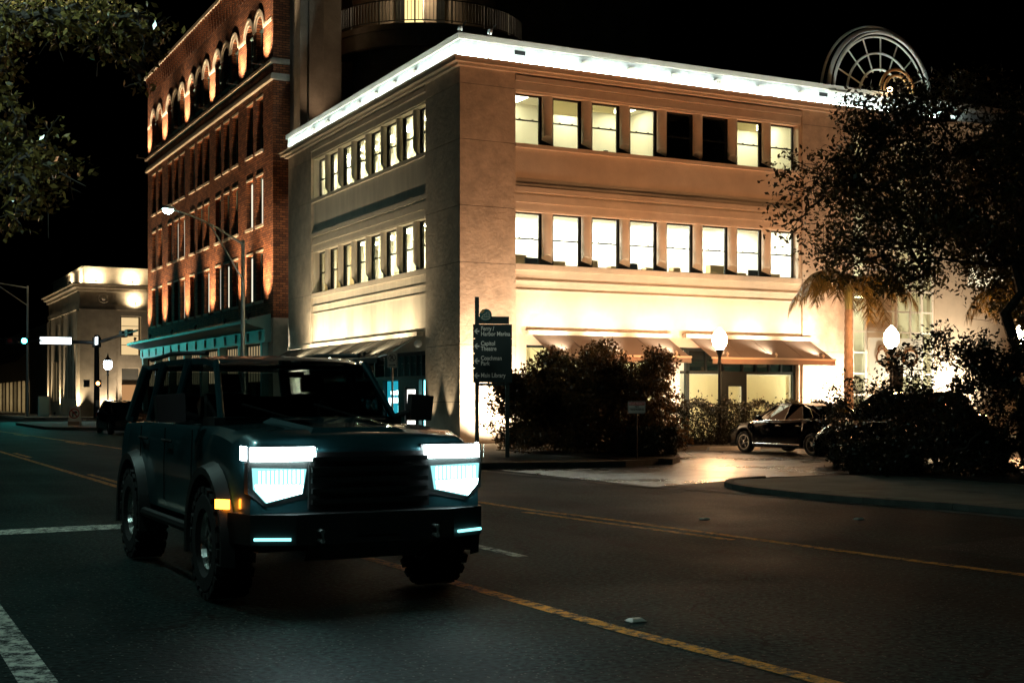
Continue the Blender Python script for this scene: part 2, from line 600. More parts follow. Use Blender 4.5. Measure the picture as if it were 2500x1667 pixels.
def wall_open(mb, fix, c, u0, u1, z0, z1, ops, depth):
    """wall in the plane fix=c with rectangular openings (u0,u1,z0,z1) and reveals going `depth` inward"""
    us = sorted({u0, u1, *[o[0] for o in ops], *[o[1] for o in ops]})
    zs = sorted({z0, z1, *[o[2] for o in ops], *[o[3] for o in ops]})
    P = (lambda u, z, d=0: (c + d, u, z)) if fix == 'x' else (lambda u, z, d=0: (u, c + d, z))
    for i in range(len(us) - 1):
        for j in range(len(zs) - 1):
            um, zm = (us[i] + us[i + 1]) / 2, (zs[j] + zs[j + 1]) / 2
            if any(o[0] < um < o[1] and o[2] < zm < o[3] for o in ops): continue
            mb.quad(P(us[i], zs[j]), P(us[i + 1], zs[j]), P(us[i + 1], zs[j + 1]), P(us[i], zs[j + 1]))
    for a, b, d, e in ops:
        mb.quad(P(a, d), P(a, e), P(a, e, depth), P(a, d, depth))
        mb.quad(P(b, d), P(b, e), P(b, e, depth), P(b, d, depth))
        mb.quad(P(a, d), P(b, d), P(b, d, depth), P(a, d, depth))
        mb.quad(P(a, e), P(b, e), P(b, e, depth), P(a, e, depth))
    return mb
# ------------------------------------------------------------------ ground
def sheet(name, pts, z, m, kind='structure'):
    b = MB()
    b.poly([(x, y, z) for x, y in pts])
    o = b.build(name, m)
    o['kind'] = kind
    return o

sheet('ground', [(-900, -900), (900, -900), (900, 900), (-900, 900)], -0.06, 'soil')
sheet('road', [(-19.6, -120), (-2.0, -120), (-2.0, 260), (-19.6, 260)], 0.0, 'road')
sheet('cross_street', [(-200, 50.5), (200, 50.5), (200, 69.5), (-200, 69.5)], -0.004, 'road')
sheet('parking_lot', [(-4.75, -18.4), (-4.75, -11.6), (1.0, -11.0), (1.5, -4.6), (32, -4.6), (32, -17.0), (-1.0, -17.0)], 0.006, 'lot')

def block(name, pts, z0, z1, m, kind='structure'):
    b = MB()
    b.prism([(x, y, z0) for x, y in pts], (0, 0, z1 - z0))
    o = b.build(name, m)
    if kind: o['kind'] = kind
    return o

# pavement by the street front of the cream and brick buildings, and round the far corner
sw = block('sidewalk', [(-4.9, -11.6), (-1.6, -12.3), (-0.2, -11.6), (0.2, -10.2), (0.2, 49.0), (-2, 50), (-7.6, 49.4), (-8.1, 46), (-8.1, 33), (-7.2, 31.2), (-4.9, 29.5)], -0.05, 0.13, 'concrete')
block('far_sidewalk', [(-4.9, 71), (-3.5, 69.6), (40, 69.6), (40, 76), (0, 76), (0, 230), (-4.9, 230)], -0.05, 0.13, 'concrete')
block('near_sidewalk', [(-26, -120), (-19.6, -120), (-19.6, 49), (-26, 49)], -0.05, 0.13, 'concrete')
block('building_walk', [(1.5, -4.6), (32, -4.6), (32, 0.05), (0.2, 0.05), (0.2, -4.6)], -0.05, 0.13, 'concrete')

# right-hand pavement: separate poured slabs behind a rounded kerb
rs = MB()
rs.prism([(x, y, -0.05) for x, y in [(-3.2, -18.5), (-0.1, -17.6), (0.7, -19), (0.7, -60), (-2.6, -60), (-3.55, -24.2), (-4.0, -21.5), (-3.9, -19.8)]], (0, 0, 0.12))
right_walk = rs.build('corner_sidewalk', 'soil')
right_walk['kind'] = 'structure'
OFF[right_walk] = Vector((0, 0, 0))
def kx(y):  # inner edge of the kerb along the slabs
    pts = [(-18.2, -2.95), (-19.0, -3.55), (-20.0, -3.86), (-21.5, -3.95), (-24.2, -3.45), (-60, -2.5)]
    for (a, xa), (b_, xb) in zip(pts, pts[1:]):
        if a >= y >= b_: return xa + (xb - xa) * (a - y) / (a - b_)
    return pts[-1][1]
ys = [-18.3, -19.9, -21.45, -23.0, -24.6, -26.3, -28.0, -29.7, -31.4, -33.1, -34.8, -36.5]
rnd = random.Random(4)
for ya, yb in zip(ys, ys[1:]):
    for half in (0, 1):
        xa = lambda y: (kx(y) if half == 0 else -1.55)
        xb = lambda y: (-1.57 if half == 0 else 0.66 if y < -18.6 else 0.2)
        n = 5
        left = [(xa(ya - 0.012 + (yb - ya + 0.024) * k / n) + 0.008, ya - 0.012 + (yb - ya + 0.024) * k / n) for k in range(n + 1)]
        right = [(xb(y), y) for _, y in left][::-1]
        z1 = 0.083 + rnd.uniform(-0.004, 0.005)
        b = MB()
        b.prism([(x, y, 0.06) for x, y in left + right], (0, 0, z1 - 0.06))
        b.build('paving_slab', 'slab', right_walk)
# kerb stones round the corner
kp = [(-1.9, -17.72), (-2.55, -17.95), (-3.1, -18.3), (-3.55, -18.85), (-3.86, -19.5), (-4.06, -20.4), (-4.13, -21.5), (-4.0, -22.9), (-3.63, -24.3), (-3.58, -26), (-3.5, -29), (-3.4, -32), (-3.3, -36)]
def kerb_run(parent, pts, w=0.16, z1=0.14):
    for (ax, ay), (bx, by) in zip(pts, pts[1:]):
        d = Vector((bx - ax, by - ay, 0))
        d.normalize()
        nrm = Vector((-d.y, d.x, 0)) * w
        a = Vector((ax, ay, -0.04)) + d * 0.006
        e = Vector((bx, by, -0.04)) - d * 0.006
        b = MB()
        b.prism([tuple(a), tuple(e), tuple(e + nrm), tuple(a + nrm)], (0, 0, z1 + 0.04))
        b.build('kerb_stone', 'kerb', parent)
kerb_run(right_walk, kp, .16, .09)
OFF[sw] = Vector((0, 0, 0))
kl = [(-5.06, 29.4)] + [(-5.06, 29.4 - k * 3.0) for k in range(1, 14)] + [(-4.9, -11.75), (-3.2, -12.15), (-1.6, -12.45), (-0.3, -11.85), (0.1, -10.6)]
kerb_run(sw, kl, 0.17, 0.14)
kerb_run(sw, [(-2, 50.15), (-7.7, 49.5), (-8.27, 46), (-8.27, 33), (-7.3, 31.0), (-5.06, 29.4)], 0.17, 0.14)

# gutter strip across the driveway and along the kerb, and the planted island
g = MB()
gp = [(-5.15, 10), (-5.13, -11.7), (-4.95, -17.3), (-4.60, -19.3), (-4.32, -21.1), (-3.92, -23.4), (-3.8, -26), (-3.6, -36)]
for (ax, ay), (bx, by) in zip(gp, gp[1:]):
    g.quad((ax - 0.14, ay, 0.005), (ax + 0.14, ay, 0.005), (bx + 0.14, by, 0.005), (bx - 0.14, by, 0.005))
tag(g.build('gutter', 'kerb'), kind='structure')
block('planting_bed', [(-1.3, -11.7), (-0.2, -11.5), (0.6, -10.6), (1.4, -9.6), (1.5, -4.7), (0.2, -4.7), (-1.2, -5)], -0.04, 0.15, 'soil')
isl = block('island_kerb', [(0.0, -12.0), (0.9, -11.0), (1.75, -9.7), (1.85, -4.65), (1.5, -4.65), (1.42, -9.5), (0.6, -10.7), (-0.25, -11.6)], -0.04, 0.14, 'kerb')
block('hedge_bed', [(0.72, -17.3), (0.72, -60), (6, -60), (6, -21), (3.2, -19.2), (1.6, -17.2)], -0.05, 0.10, 'soil')

# painted lines: a turn lane bounded by solid and broken yellow, white lane lines, stop line
def poly_line(name, pts, w, m, z=0.004, parent=None):
    b = MB()
    L_, R_ = [], []
    for i, (x, y) in enumerate(pts):
        d = Vector((pts[min(i + 1, len(pts) - 1)][0] - pts[max(i - 1, 0)][0], pts[min(i + 1, len(pts) - 1)][1] - pts[max(i - 1, 0)][1], 0)).normalized()
        n_ = Vector((-d.y, d.x, 0)) * w / 2
        L_.append((x + n_.x, y + n_.y, z)); R_.append((x - n_.x, y - n_.y, z))
    for i in range(len(pts) - 1):
        b.quad(L_[i], R_[i], R_[i + 1], L_[i + 1])
    o = b.build(name, m)
    o['kind'] = 'structure'
    return o
near_y = [(-13.75, 30), (-13.45, 8), (-13.37, 3.7), (-13.17, -15.4), (-12.95, -26), (-12.86, -30.3), (-12.72, -32.2), (-12.5, -38)]
far_y = [(-10.9, 32), (-10.55, 25.4), (-10.24, 16.8), (-9.92, 10.1), (-9.4, -8), (-8.92, -21.7), (-8.71, -23.5), (-8.5, -26.4), (-8.35, -28.5), (-8.23, -29.6), (-7.7, -38)]
poly_line('road_line', near_y, 0.14, 'yellow')
poly_line('road_line', far_y, 0.14, 'yellow')
def lerp_line(pts, y):
    for (xa, ya), (xb, yb) in zip(pts, pts[1:]):
        if ya >= y >= yb: return xa + (xb - xa) * (ya - y) / (ya - yb)
    return pts[-1][0]
for y0, y1 in [(26, 23), (14.5, 11.3), (2.3, -1.0), (-9.8, -13.1)]:
    poly_line('road_line', [(lerp_line(near_y, y0) + 0.24, y0), (lerp_line(near_y, y1) + 0.24, y1)], 0.13, 'yellow')
for y0, y1 in [(24, 20), (12, 8.5), (0, -3.4), (-11.6, -15), (-21.9, -26.1)]:
    poly_line('road_line', [(lerp_line(far_y, y0) - 0.27, y0), (lerp_line(far_y, y1) - 0.27, y1)], 0.13, 'yellow')
poly_line('road_line', [(-11.45, -8), (-11.53, -22.7), (-11.56, -26.4)], 0.14, 'white_line')
poly_line('road_line', [(-15.95, -21.55), (-13.9, -21.38)], 0.62, 'white_line')
poly_line('road_line', [(-16.52, -10.0), (-16.56, -28.2), (-16.57, -34.0)], 0.20, 'white_line')
poly_line('road_line', [(-7.6, -6), (-7.4, -12.5), (-7.25, -15.2)], 0.11, 'white_line')
# turn arrow
b = MB()
ax, ay = -10.45, -20.6
b.poly([(ax - .08, ay + 1.2, .004), (ax + .08, ay + 1.2, .004), (ax + .08, ay - .6, .004), (ax - .08, ay - .6, .004)])
b.poly([(ax - .35, ay - .6, .0045), (ax + .35, ay - .6, .0045), (ax, ay - 1.7, .0045)])
tag(b.build('road_arrow', 'white_line'), kind='structure')
# manhole cover and a squared asphalt patch in the turn lane
q = MB(); q.lathe([(.34, .002), (.34, .007), (.31, .0075), (.30, .005), (.02, .006)], (-10.9, -13.5, 0), 28); tag(q.build('manhole_cover', 'metal_dark', loc=(-10.9, -13.5, 0)), 'round dark iron manhole cover in the turn lane', 'manhole cover')
b = MB(); b.poly([(-7.4, -27.6, .003), (-5.3, -27.2, .003), (-5.1, -29.4, .003), (-7.3, -29.9, .003)]); tag(b.build('road_patch', asphalt('patch_asphalt', (.008, .011, .011), (.02, .025, .024), .7)), kind='structure')
# lot bay lines
for x0 in (3.2, 5.05, 8.1, 10.9):
    poly_line('bay_line', [(x0, -6.4), (x0 + 0.05, -11.0)], 0.10, 'white_line', 0.011)

# raised pavement markers, wheel stops
def marker(x, y, label):
    b = MB()
    b.prism([(x - .06, y - .05, 0.004), (x + .06, y - .05, 0.004), (x + .06, y + .05, 0.004), (x - .06, y + .05, 0.004)], (0, 0, 0.006))
    b.add([(x - .055, y - .05, .01), (x + .055, y - .05, .01), (x + .055, y + .05, .01), (x - .055, y + .05, .01), (x - .04, y - .022, .026), (x + .04, y - .022, .026), (x + .04, y + .022, .026), (x - .04, y + .022, .026)],
          [(4, 5, 6, 7), (0, 1, 5, 4), (1, 2, 6, 5), (2, 3, 7, 6), (3, 0, 4, 7)])
    o = b.build('road_marker', 'sign_panel', loc=(x, y, 0))
    tag(o, label, 'road marker', 'raised markers along the yellow lines')
marker(-12.59, -30.08, 'small pale raised road marker just above the nearest yellow line')
marker(-7.62, -23.95, 'pale raised road marker beyond the far yellow line, opposite its broken end')
marker(-5.85, -24.86, 'dim raised road marker near the kerb of the right pavement')
def wheel_stop(x, y, label, w=1.75):
    b = MB()
    b.prism([(x - w / 2, y - .09, .012), (x - w / 2 + .04, y - .05, .135), (x - w / 2 + .04, y + .05, .135), (x - w / 2, y + .09, .012)], (w, 0, 0))
    o = b.build('wheel_stop', 'white_paint', loc=(x, y, 0))
    tag(o, label, 'wheel stop', 'concrete wheel stops of the parking bays')
wheel_stop(3.35, -6.0, 'pale concrete wheel stop showing beside the big bush', 1.5)
wheel_stop(6.45, -5.75, 'pale concrete wheel stop in front of the black sedan', 1.9)
wheel_stop(9.4, -6.0, 'pale concrete wheel stop in the bay beyond the black sedan')
# ------------------------------------------------------------------ cream corner building
cb = thing('office_building', 'three storey cream stucco corner office building with glowing white parapet band', 'building', (8, 8, 0))
TR = lambda u, d, z: (u, d, z)      # facade on the parking lot
TL = lambda u, d, z: (d, u, z)      # facade on the street
def fbox(mb, T, u0, u1, d0, d1, z0, z1):
    a, b = T(u0, d0, z0), T(u1, d1, z1)
    return mb.box(a[0], b[0], a[1], b[1], a[2], b[2])

BAY = {'R': (TR, 2.0, 13.86), 'L': (TL, 2.78, 14.9)}
UEND = 30.0
# body behind the facades: back walls and roof
b = MB()
b.box(3.2, 30, 17.9, 18.05, 0, 13.0)
b.box(29.9, 30, 0.2, 17.9, 0, 13.0)
b.box(0.3, 29.9, 0.3, 17.9, 12.55, 12.7)
b.build('roof', 'roof', cb)

# corner block and piers in large rendered panels
zj = [0.13, 1.47, 3.31, 5.95, 7.77, 9.89, 11.68, 12.28]
for z0, z1 in zip(zj, zj[1:]):
    b = MB()
    b.box(0, 2.0, 0, 2.78, z0 + 0.008, z1 - 0.008)
    b.build('wall_panel', 'stucco_block', cb)
    b = MB()
    b.box(0, 3.0, 14.9, 18.05, z0 + 0.008, z1 - 0.008)
    b.build('wall_panel', 'stucco_block', cb)
    b = MB()
    b.box(13.9, 16.0, 0, 2.6, z0 + 0.008, z1 - 0.008)
    b.build('wall_panel', 'stucco_block', cb)
for x0, x1, y0, y1 in ((0.03, 1.97, 0.03, 2.75), (0.03, 2.9, 14.93, 18.0), (13.93, 15.97, 0.03, 2.55)):
    b = MB(); b.box(x0, x1, y0, y1, 0.1, 12.25); b.build('panel_backing', 'metal_dark', cb)

# bay walls, with the ribbon openings of the two window storeys and the shop openings
b = MB()
wall_open(b, 'y', 0.10, 2.0, 13.9, 0.1, 12.28, [(2.02, 13.78, 5.99, 7.73), (2.02, 13.78, 9.93, 11.62), (2.45, 7.75, 0.5, 3.35), (8.52, 13.80, 0.12, 3.38)], 0.38)
b.build('front_wall', 'stucco', cb)
b = MB()
wall_open(b, 'x', 0.10, 2.78, 14.9, 0.1, 12.28, [(2.80, 14.86, 5.99, 7.73), (2.80, 14.86, 9.93, 11.62), (2.82, 14.6, 0.12, 3.22)], 0.38)
b.build('street_wall', 'stucco_streak', cb)
# east of the pier: plain wall either side of the glazed entrance
b = MB()
wall_open(b, 'y', 0.06, 16.0, 30.0, 0.1, 12.28, [(16.35, 20.5, 0.12, 11.6), (22.3, 25.8, 5.99, 7.73), (22.3, 25.8, 9.93, 11.62)], 0.4)
b.build('east_wall', 'stucco', cb)

# mouldings: (z0, z1, proud of the bay plane)
for key in 'RL':
    T, u0, u1 = BAY[key]
    nm = 'moulding'
    for z0, z1, pr in [(5.80, 5.99, 0.10), (7.78, 8.02, 0.03), (8.02, 8.27, 0.07), (8.35, 8.52, 0.10), (8.52, 8.64, 0.06), (9.80, 9.93, 0.12), (11.68, 11.94, 0.06), (11.96, 12.13, 0.13)]:
        b = MB()
        fbox(b, T, u0 + 0.006, u1 - 0.006, 0.10 - pr, 0.097, z0, z1)
        if z0 == 8.02:
            fbox(b, T, u0 + 0.006, u1 - 0.006, 0.06, 0.097, 8.272, 8.348)
        b.build(nm, 'trim', cb)
    # two thin string mouldings
    for zg in (5.14, 5.45):
        b = MB()
        fbox(b, T, u0 + 0.006, u1 - 0.006, 0.045, 0.097, zg - 0.02, zg + 0.02)
        b.build('string_moulding', 'trim', cb)

# cornice, frieze and coping round the three sides
def ring(mb, z0, z1, p, uL=18.05, uR=30.0, inner=0.2):
    mb.box(-p, inner, -p, uL + p, z0, z1)
    mb.box(inner, uR, -p, inner, z0, z1)
b = MB(); ring(b, 12.29, 12.42, 0.30); b.build('cornice', 'trim', cb)
b = MB(); ring(b, 12.425, 12.46, 0.36); b.build('cornice', 'trim', cb)
b = MB(); ring(b, 12.20, 12.285, 0.14); b.build('cornice', 'trim', cb)
b = MB(); ring(b, 12.465, 13.05, 0.02, inner=0.25); b.build('frieze', 'frieze', cb)
b = MB(); ring(b, 13.055, 13.24, 0.10, inner=0.35); b.build('coping', 'trim', cb)
# frieze bosses and scuppers
bm_ = MB(); bm_.prism([(-.11, 0, -.07), (.11, 0, -.07), (.13, 0, .04), (.09, 0, .09), (-.09, 0, .09), (-.13, 0, .04)], (0, -.12, 0))
boss = bm_.mesh('boss', 'trim')
for u in (4.6, 6.4, 8.2, 10.0, 11.9, 13.8): inst('frieze_boss', boss, cb, (u, -0.022, 12.78))
for u in (3.6, 5.4, 7.2, 9.0, 10.8, 12.6, 14.4): inst('frieze_boss', boss, cb, (-0.022, u, 12.78), (0, 0, R(-90)))
sc_ = MB(); sc_.box(-.2, .2, -.01, .0, -.07, .07)
scup = sc_.mesh('scupper', 'sign_black')
for u in (2.15, 14.85): inst('scupper', scup, cb, (u, -0.0215, 12.86))
# light strips lying in the cornice gutter (they light the frieze)
ls = MB(); ls.box(0, 1.0, -.02, .02, 0, .027)
LS = ls.mesh('light_strip', 'led_strip')
for k in range(16): inst('light_strip', LS, cb, (-0.29, 0.9 + 1.14 * k, 12.463), (0, 0, R(-90)))
for k in range(19): inst('light_strip', LS, cb, (-0.2 + 1.14 * k, -0.29, 12.463))

# windows
def window_mesh(w, h):
    f = MB()
    t = 0.055
    f.box(-w / 2, -w / 2 + t, 0, .09, 0, h); f.box(w / 2 - t, w / 2, 0, .09, 0, h)
    f.box(-w / 2 + t, w / 2 - t, 0, .09, 0, t); f.box(-w / 2 + t, w / 2 - t, 0, .09, h - t, h)
    f.box(-w / 2 + t, w / 2 - t, .02, .07, h / 2 - .022, h / 2 + .022)
    for s in (-1, 1):
        f.box(s * w * .22 - .03, s * w * .22 + .03, -.005, .02, h / 2 - .01, h / 2 + .045)
        f.box(s * (w / 2 - t) - .018, s * (w / 2 - t) + .018, .02, .07, t, h - t)
    lo = MB(); lo.box(-w / 2 + t, w / 2 - t, .043, .047, t, h / 2 - .022)
    up = MB(); up.box(-w / 2 + t, w / 2 - t, .033, .037, h / 2 + .022, h - t)
    return f.mesh('window', 'dark_frame'), lo.mesh('pane', 'glass'), up.mesh('pane', 'glass')
W3, W2 = window_mesh(1.10, 1.69), window_mesh(1.10, 1.74)
def col_mesh(h):
    """half-round column between windows, quill-cut at its foot"""
    vs = []; n = 10
    for k in range(n + 1):
        t = PI * k / n
        x, y = 0.20 * math.cos(t), -0.16 * math.sin(t)
        vs += [(x, y, 0.10 + 0.26 * (0.2 - x) / 0.4 * 0.5 + 0.2 * math.sin(t)), (x, y, h)]
    c = MB()
    c.add(vs, [(2 * k, 2 * k + 2, 2 * k + 3, 2 * k + 1) for k in range(n)] + [tuple(range(0, 2 * n + 2, 2))[::-1], tuple(range(1, 2 * n + 2, 2))])
    return c.mesh('column', 'trim', smooth=True)
C3, C2 = col_mesh(1.69), col_mesh(1.74)
pb_ = MB(); pb_.box(-.205, .205, 0, .10, 0, 1.69); PB3 = pb_.mesh('mullion', 'bronze_frame')
pb_ = MB(); pb_.box(-.205, .205, 0, .10, 0, 1.74); PB2 = pb_.mesh('mullion', 'bronze_frame')
cur_ = MB()
n = 22
vs = []
for k in range(n + 1):
    x = -0.55 + 1.1 * k / n
    vs += [(x, 0.03 * math.sin(k * 2.4), 0), (x, 0.03 * math.sin(k * 2.4), 1.7)]
cur_.add(vs, [(2 * k, 2 * k + 2, 2 * k + 3, 2 * k + 1) for k in range(n)])
M['curtain'] = curtain_mat('curtain_cloth', (0.86, 0.80, 0.62), 0.7)
M['curtain_b'] = curtain_mat('curtain_cloth_tan', (0.70, 0.52, 0.30), 0.6)
CUR, CURB = cur_.mesh('curtain', 'curtain'), cur_.mesh('curtain', 'curtain_b')
for key in 'RL':
    T, u0, u1 = BAY[key]
    rz = 0 if key == 'R' else R(-90)
    st, pitch = (2.02, 1.518) if key == 'R' else (2.81, 1.557)
    for fl, (z, W, C_, P_) in {2: (5.99, W2, C2, PB2), 3: (9.93, W3, C3, PB3)}.items():
        for i in range(8):
            uc = st + pitch * i + 0.55
            win = inst('window', W[0], cb, T(uc, 0.34, z), (0, 0, rz))
            sub('pane', W[1], win); sub('pane', W[2], win)
            if i < 7:
                um = uc + pitch / 2
                inst('mullion', P_, cb, T(um, 0.36, z), (0, 0, rz))
                inst('column', C_, cb, T(um, 0.30, z), (0, 0, rz))
            if key == 'L':
                inst('curtain', CURB if (fl == 2 and i in (5, 6, 7)) else CUR, cb, T(uc, 0.55, z), (0, 0, rz))

# rooms behind the windows, with ceiling panels
def room(T, u0, u1, d0, d1, z0, z1, m='room', panels=(), pm='panel3', pz=0.02):
    b = MB()
    c = [T(u0, d0, z0), T(u1, d0, z0), T(u1, d1, z0), T(u0, d1, z0)]
    e = [T(u0, d0, z1), T(u1, d0, z1), T(u1, d1, z1), T(u0, d1, z1)]
    b.poly(c); b.poly(e)
    b.quad(c[1], c[2], e[2], e[1]); b.quad(c[3], c[0], e[0], e[3]); b.quad(c[2], c[3], e[3], e[2])
    b.build('room_lining', m, cb)
    for pu, pd, w, l in panels:
        q = MB()
        fbox(q, T, pu - w / 2, pu + w / 2, pd - l / 2, pd + l / 2, z1 - pz - 0.02, z1 - pz)
        q.build('ceiling_light', pm, cb)
room(TR, 2.02, 8.0, 0.48, 2.5, 9.6, 11.85, 'room', [(2.9, 1.7, .6, 1.0), (5.3, 1.8, .6, 1.0), (7.2, 1.6, .6, 1.0)], 'panel3')
room(TR, 8.02, 10.95, 0.48, 2.5, 9.6, 11.85, 'room_dark')
room(TR, 10.97, 13.8, 0.48, 2.5, 9.6, 11.85, 'room', [(12.2, 1.6, .6, 1.0), (13.3, 1.8, .5, .8)], 'panel3')
room(TR, 2.02, 13.8, 0.48, 2.5, 5.7, 7.95, 'room', [(2.9 + 1.9 * k, 1.5, 1.2, .7) for k in range(6)], 'panel2')
room(TL, 2.8, 14.86, 0.48, 2.9, 9.6, 11.85, 'room', [(3.6 + 2.2 * k, 1.7, 1.0, .6) for k in range(6)], 'panelL')
room(TL, 2.8, 14.86, 0.48, 2.9, 5.7, 7.95, 'room', [(3.6 + 2.2 * k, 1.7, 1.0, .6) for k in range(5)], 'panelL')
# a desk lamp-lit picture and a chair-back glimpsed in the rooms
b = MB(); b.box(11.35, 11.95, 2.44, 2.48, 10.05, 10.75); b.build('picture_frame', 'stone', cb)
b = MB(); b.box(5.9, 6.02, .8, .95, 9.95, 10.15); b.build('desk_item', 'dark_frame', cb)
rnd = random.Random(21)
M['office_wood'] = mat('office_wood', (.42, .28, .14), .6)
for k in range(9):
    u = 2.4 + 1.3 * k + rnd.uniform(-.2, .2); h = rnd.uniform(.18, .5)
    b = MB(); b.box(u, u + rnd.uniform(.3, .8), .9, 1.2, 5.75, 6.0 + h); b.build('cabinet', 'office_wood', cb)
for u in (2.75, 6.7, 12.0):
    b = MB(); b.box(u, u + .5, .75, .79, 5.98, 6.30); b.box(u + .2, u + .3, .76, .80, 5.85, 5.98); b.build('monitor', 'dark_frame', cb)
for u, z0, z1 in ((3.58 + .55 - .5, 11.1, 11.62), (11.15, 11.3, 11.62), (5.06, 11.35, 11.62)):
    b = MB(); b.box(u, u + 1.0, .47, .475, z0, z1); b.build('window_blind', 'curtain', cb)
b = MB(); b.box(22.3, 25.8, .44, .46, 5.99, 7.73); b.build('window_blind', emit('blind_lit', (1, .85, .55), 1.4), cb)
b = MB(); b.box(22.3, 25.8, .44, .46, 9.93, 11.62); b.build('window_blind', 'dark_frame', cb)

# shop fronts on the lot side
def frame_bars(name, T, bars, d0=0.28, d1=0.40, m='bronze_frame'):
    b = MB()
    for a in bars: fbox(b, T, a[0], a[1], d0, d1, a[2], a[3])
    return b.build(name, m, cb)
def pane(T, u0, u1, z0, z1, d=0.335, m='glass', name='shop_window'):
    b = MB(); fbox(b, T, u0, u1, d, d + 0.006, z0, z1); return b.build(name, m, cb)
frame_bars('shop_frame', TR, [(8.52, 13.8, 3.28, 3.38), (8.52, 13.8, 2.46, 2.56), (8.52, 13.8, .12, .2), (8.52, 8.6, .2, 2.46), (8.9, 9.05, .2, 3.28), (10.45, 10.66, .2, 2.46), (11.43, 11.56, .2, 2.46), (13.66, 13.8, .2, 3.28), (10.66, 11.43, 2.10, 2.46)]
           + [(u, u + .07, 2.56, 3.28) for u in (9.75, 10.5, 11.35, 11.95, 12.55, 13.1)])
pane(TR, 8.6, 8.9, .2, 2.46); pane(TR, 9.05, 10.45, .2, 2.46); pane(TR, 11.56, 13.66, .2, 2.46)
pane(TR, 9.05, 13.66, 2.56, 3.28, 0.34, 'dark_glass', 'transom_window')
d_ = MB(); d_.box(10.66, 10.74, .27, .33, .14, 2.1); d_.box(11.35, 11.43, .27, .33, .14, 2.1); d_.box(10.74, 11.35, .27, .33, 2.02, 2.1); d_.box(10.74, 11.35, .27, .33, .14, .34)
dr = d_.build('door', 'bronze_frame', cb)
q = MB(); q.box(10.74, 11.35, .295, .301, .34, 2.02); q.build('pane', 'glass', dr)
q = MB(); q.path([(10.83, .27, 1.0), (10.83, .2, 1.02), (10.83, .2, 1.28), (10.83, .27, 1.3)], .015, 6); q.build('handle', 'metal_dark', dr)
frame_bars('shop_frame', TR, [(2.45, 7.75, 3.27, 3.35), (2.45, 7.75, .5, .58), (2.45, 2.53, .58, 3.27), (7.67, 7.75, .58, 3.27)] + [(2.45 + 1.05 * k, 2.52 + 1.05 * k, .58, 3.27) for k in range(1, 5)])
pane(TR, 2.53, 7.67, .58, 3.27)
blind = M['blind'] = curtain_mat('roller_blind', (0.85, 0.78, 0.60), 0.75)
b = MB(); b.box(9.05, 10.45, .50, .505, .2, 2.42); b.build('roller_blind', 'blind', cb)
b = MB(); b.box(11.56, 13.66, .50, .505, .2, 2.42); b.build('roller_blind', 'blind', cb)
b = MB(); b.box(10.7, 11.4, .50, .505, .2, 2.05); b.build('roller_blind', 'blind', cb)
b = MB(); b.box(2.5, 7.7, .55, .555, .55, 3.3); b.build('roller_blind', 'blind', cb)
room(TR, 2.05, 13.85, 0.49, 2.5, 0.14, 3.6, 'room', [(3 + 1.7 * k, 1.5, 1.2, .6) for k in range(7)], 'panel_shop')

# shop front on the street side: dark bays, lit poster windows, a lit door
frame_bars('shop_frame', TL, [(2.82, 14.6, 3.1, 3.22), (2.82, 14.6, 2.25, 2.38), (2.82, 2.9, .12, 3.1), (4.0, 4.28, .12, 2.25), (5.28, 5.9, .12, 2.25), (7.4, 7.9, .12, 2.25), (10.2, 10.5, .12, 2.25), (14.4, 14.6, .12, 3.1), (4.28, 5.28, 2.0, 2.25), (5.9, 14.4, .12, .7)]
           + [(u, u + .11, 2.38, 3.1) for u in (3.25, 3.7, 4.2, 4.75, 5.3, 5.9, 6.5, 7.2, 8.2, 9.4, 10.5, 11.8, 13.2)])
pane(TL, 2.9, 14.4, 2.38, 3.1, .34, 'glass', 'transom_window')
pane(TL, 2.9, 4.0, .12, 2.25); pane(TL, 5.9, 7.4, .7, 2.25); pane(TL, 7.9, 10.2, .7, 2.25, m='dark_glass'); pane(TL, 10.5, 14.4, .7, 2.25, m='dark_glass')
room(TL, 2.85, 7.6, 0.49, 1.9, 0.14, 3.5, 'room_dark', [(4.5, 1.2, 1.4, .12), (6.3, 1.0, 1.4, .12)], emit('teal_tube', (.25, .95, .85), 3.0), 0.25)
room(TL, 7.62, 14.6, 0.49, 1.9, 0.14, 3.5, 'room_dark')
E_blue = emit('poster_blue', (0.02, 0.34, 0.46), 1.6)
E_cyan = emit('poster_cyan', (0.30, 0.95, 1.0), 4.0)
E_white = emit('poster_white', (0.85, 1.0, 1.0), 5.0)
E_door = emit('door_light', (1.0, 0.97, 0.9), 3.0)
def poster(name, quads):
    b = MB(); ms = []
    for i, (u0, u1, z0, z1, d, m) in enumerate(quads):
        if m not in ms: ms.append(m)
        b.m(ms.index(m)); fbox(b, TL, u0, u1, d, d + .008, z0, z1)
    return b.build(name, ms, cb)
rnd = random.Random(8)
blobs = []
u = 6.0
while u < 7.0:
    w = rnd.uniform(.07, .14); blobs.append((u, u + w, 1.72 + rnd.uniform(-.02, .02), 1.86 + rnd.uniform(-.03, .06), .425, E_white)); u += w + .015
poster('poster_display', [(5.92, 7.38, .72, 2.22, .45, E_blue), (5.92, 7.2, 1.42, 1.62, .43, E_white), (7.0, 7.2, .72, 1.42, .43, E_white), (6.4, 6.95, .75, 1.38, .435, E_blue), (5.94, 6.3, .78, 1.34, .435, E_cyan)] + blobs)
poster('poster_display', [(2.92, 3.98, .14, 2.22, .46, E_cyan), (3.35, 3.85, .3, 1.85, .44, E_white), (2.92, 3.3, .9, 1.1, .44, E_white), (2.92, 3.3, .2, .55, .44, E_white), (2.92, 3.3, 1.25, 1.7, .445, E_blue)])
b = MB(); fbox(b, TL, 4.30, 5.26, .33, .36, .14, 1.98); dd = b.build('door', 'dark_frame', cb)
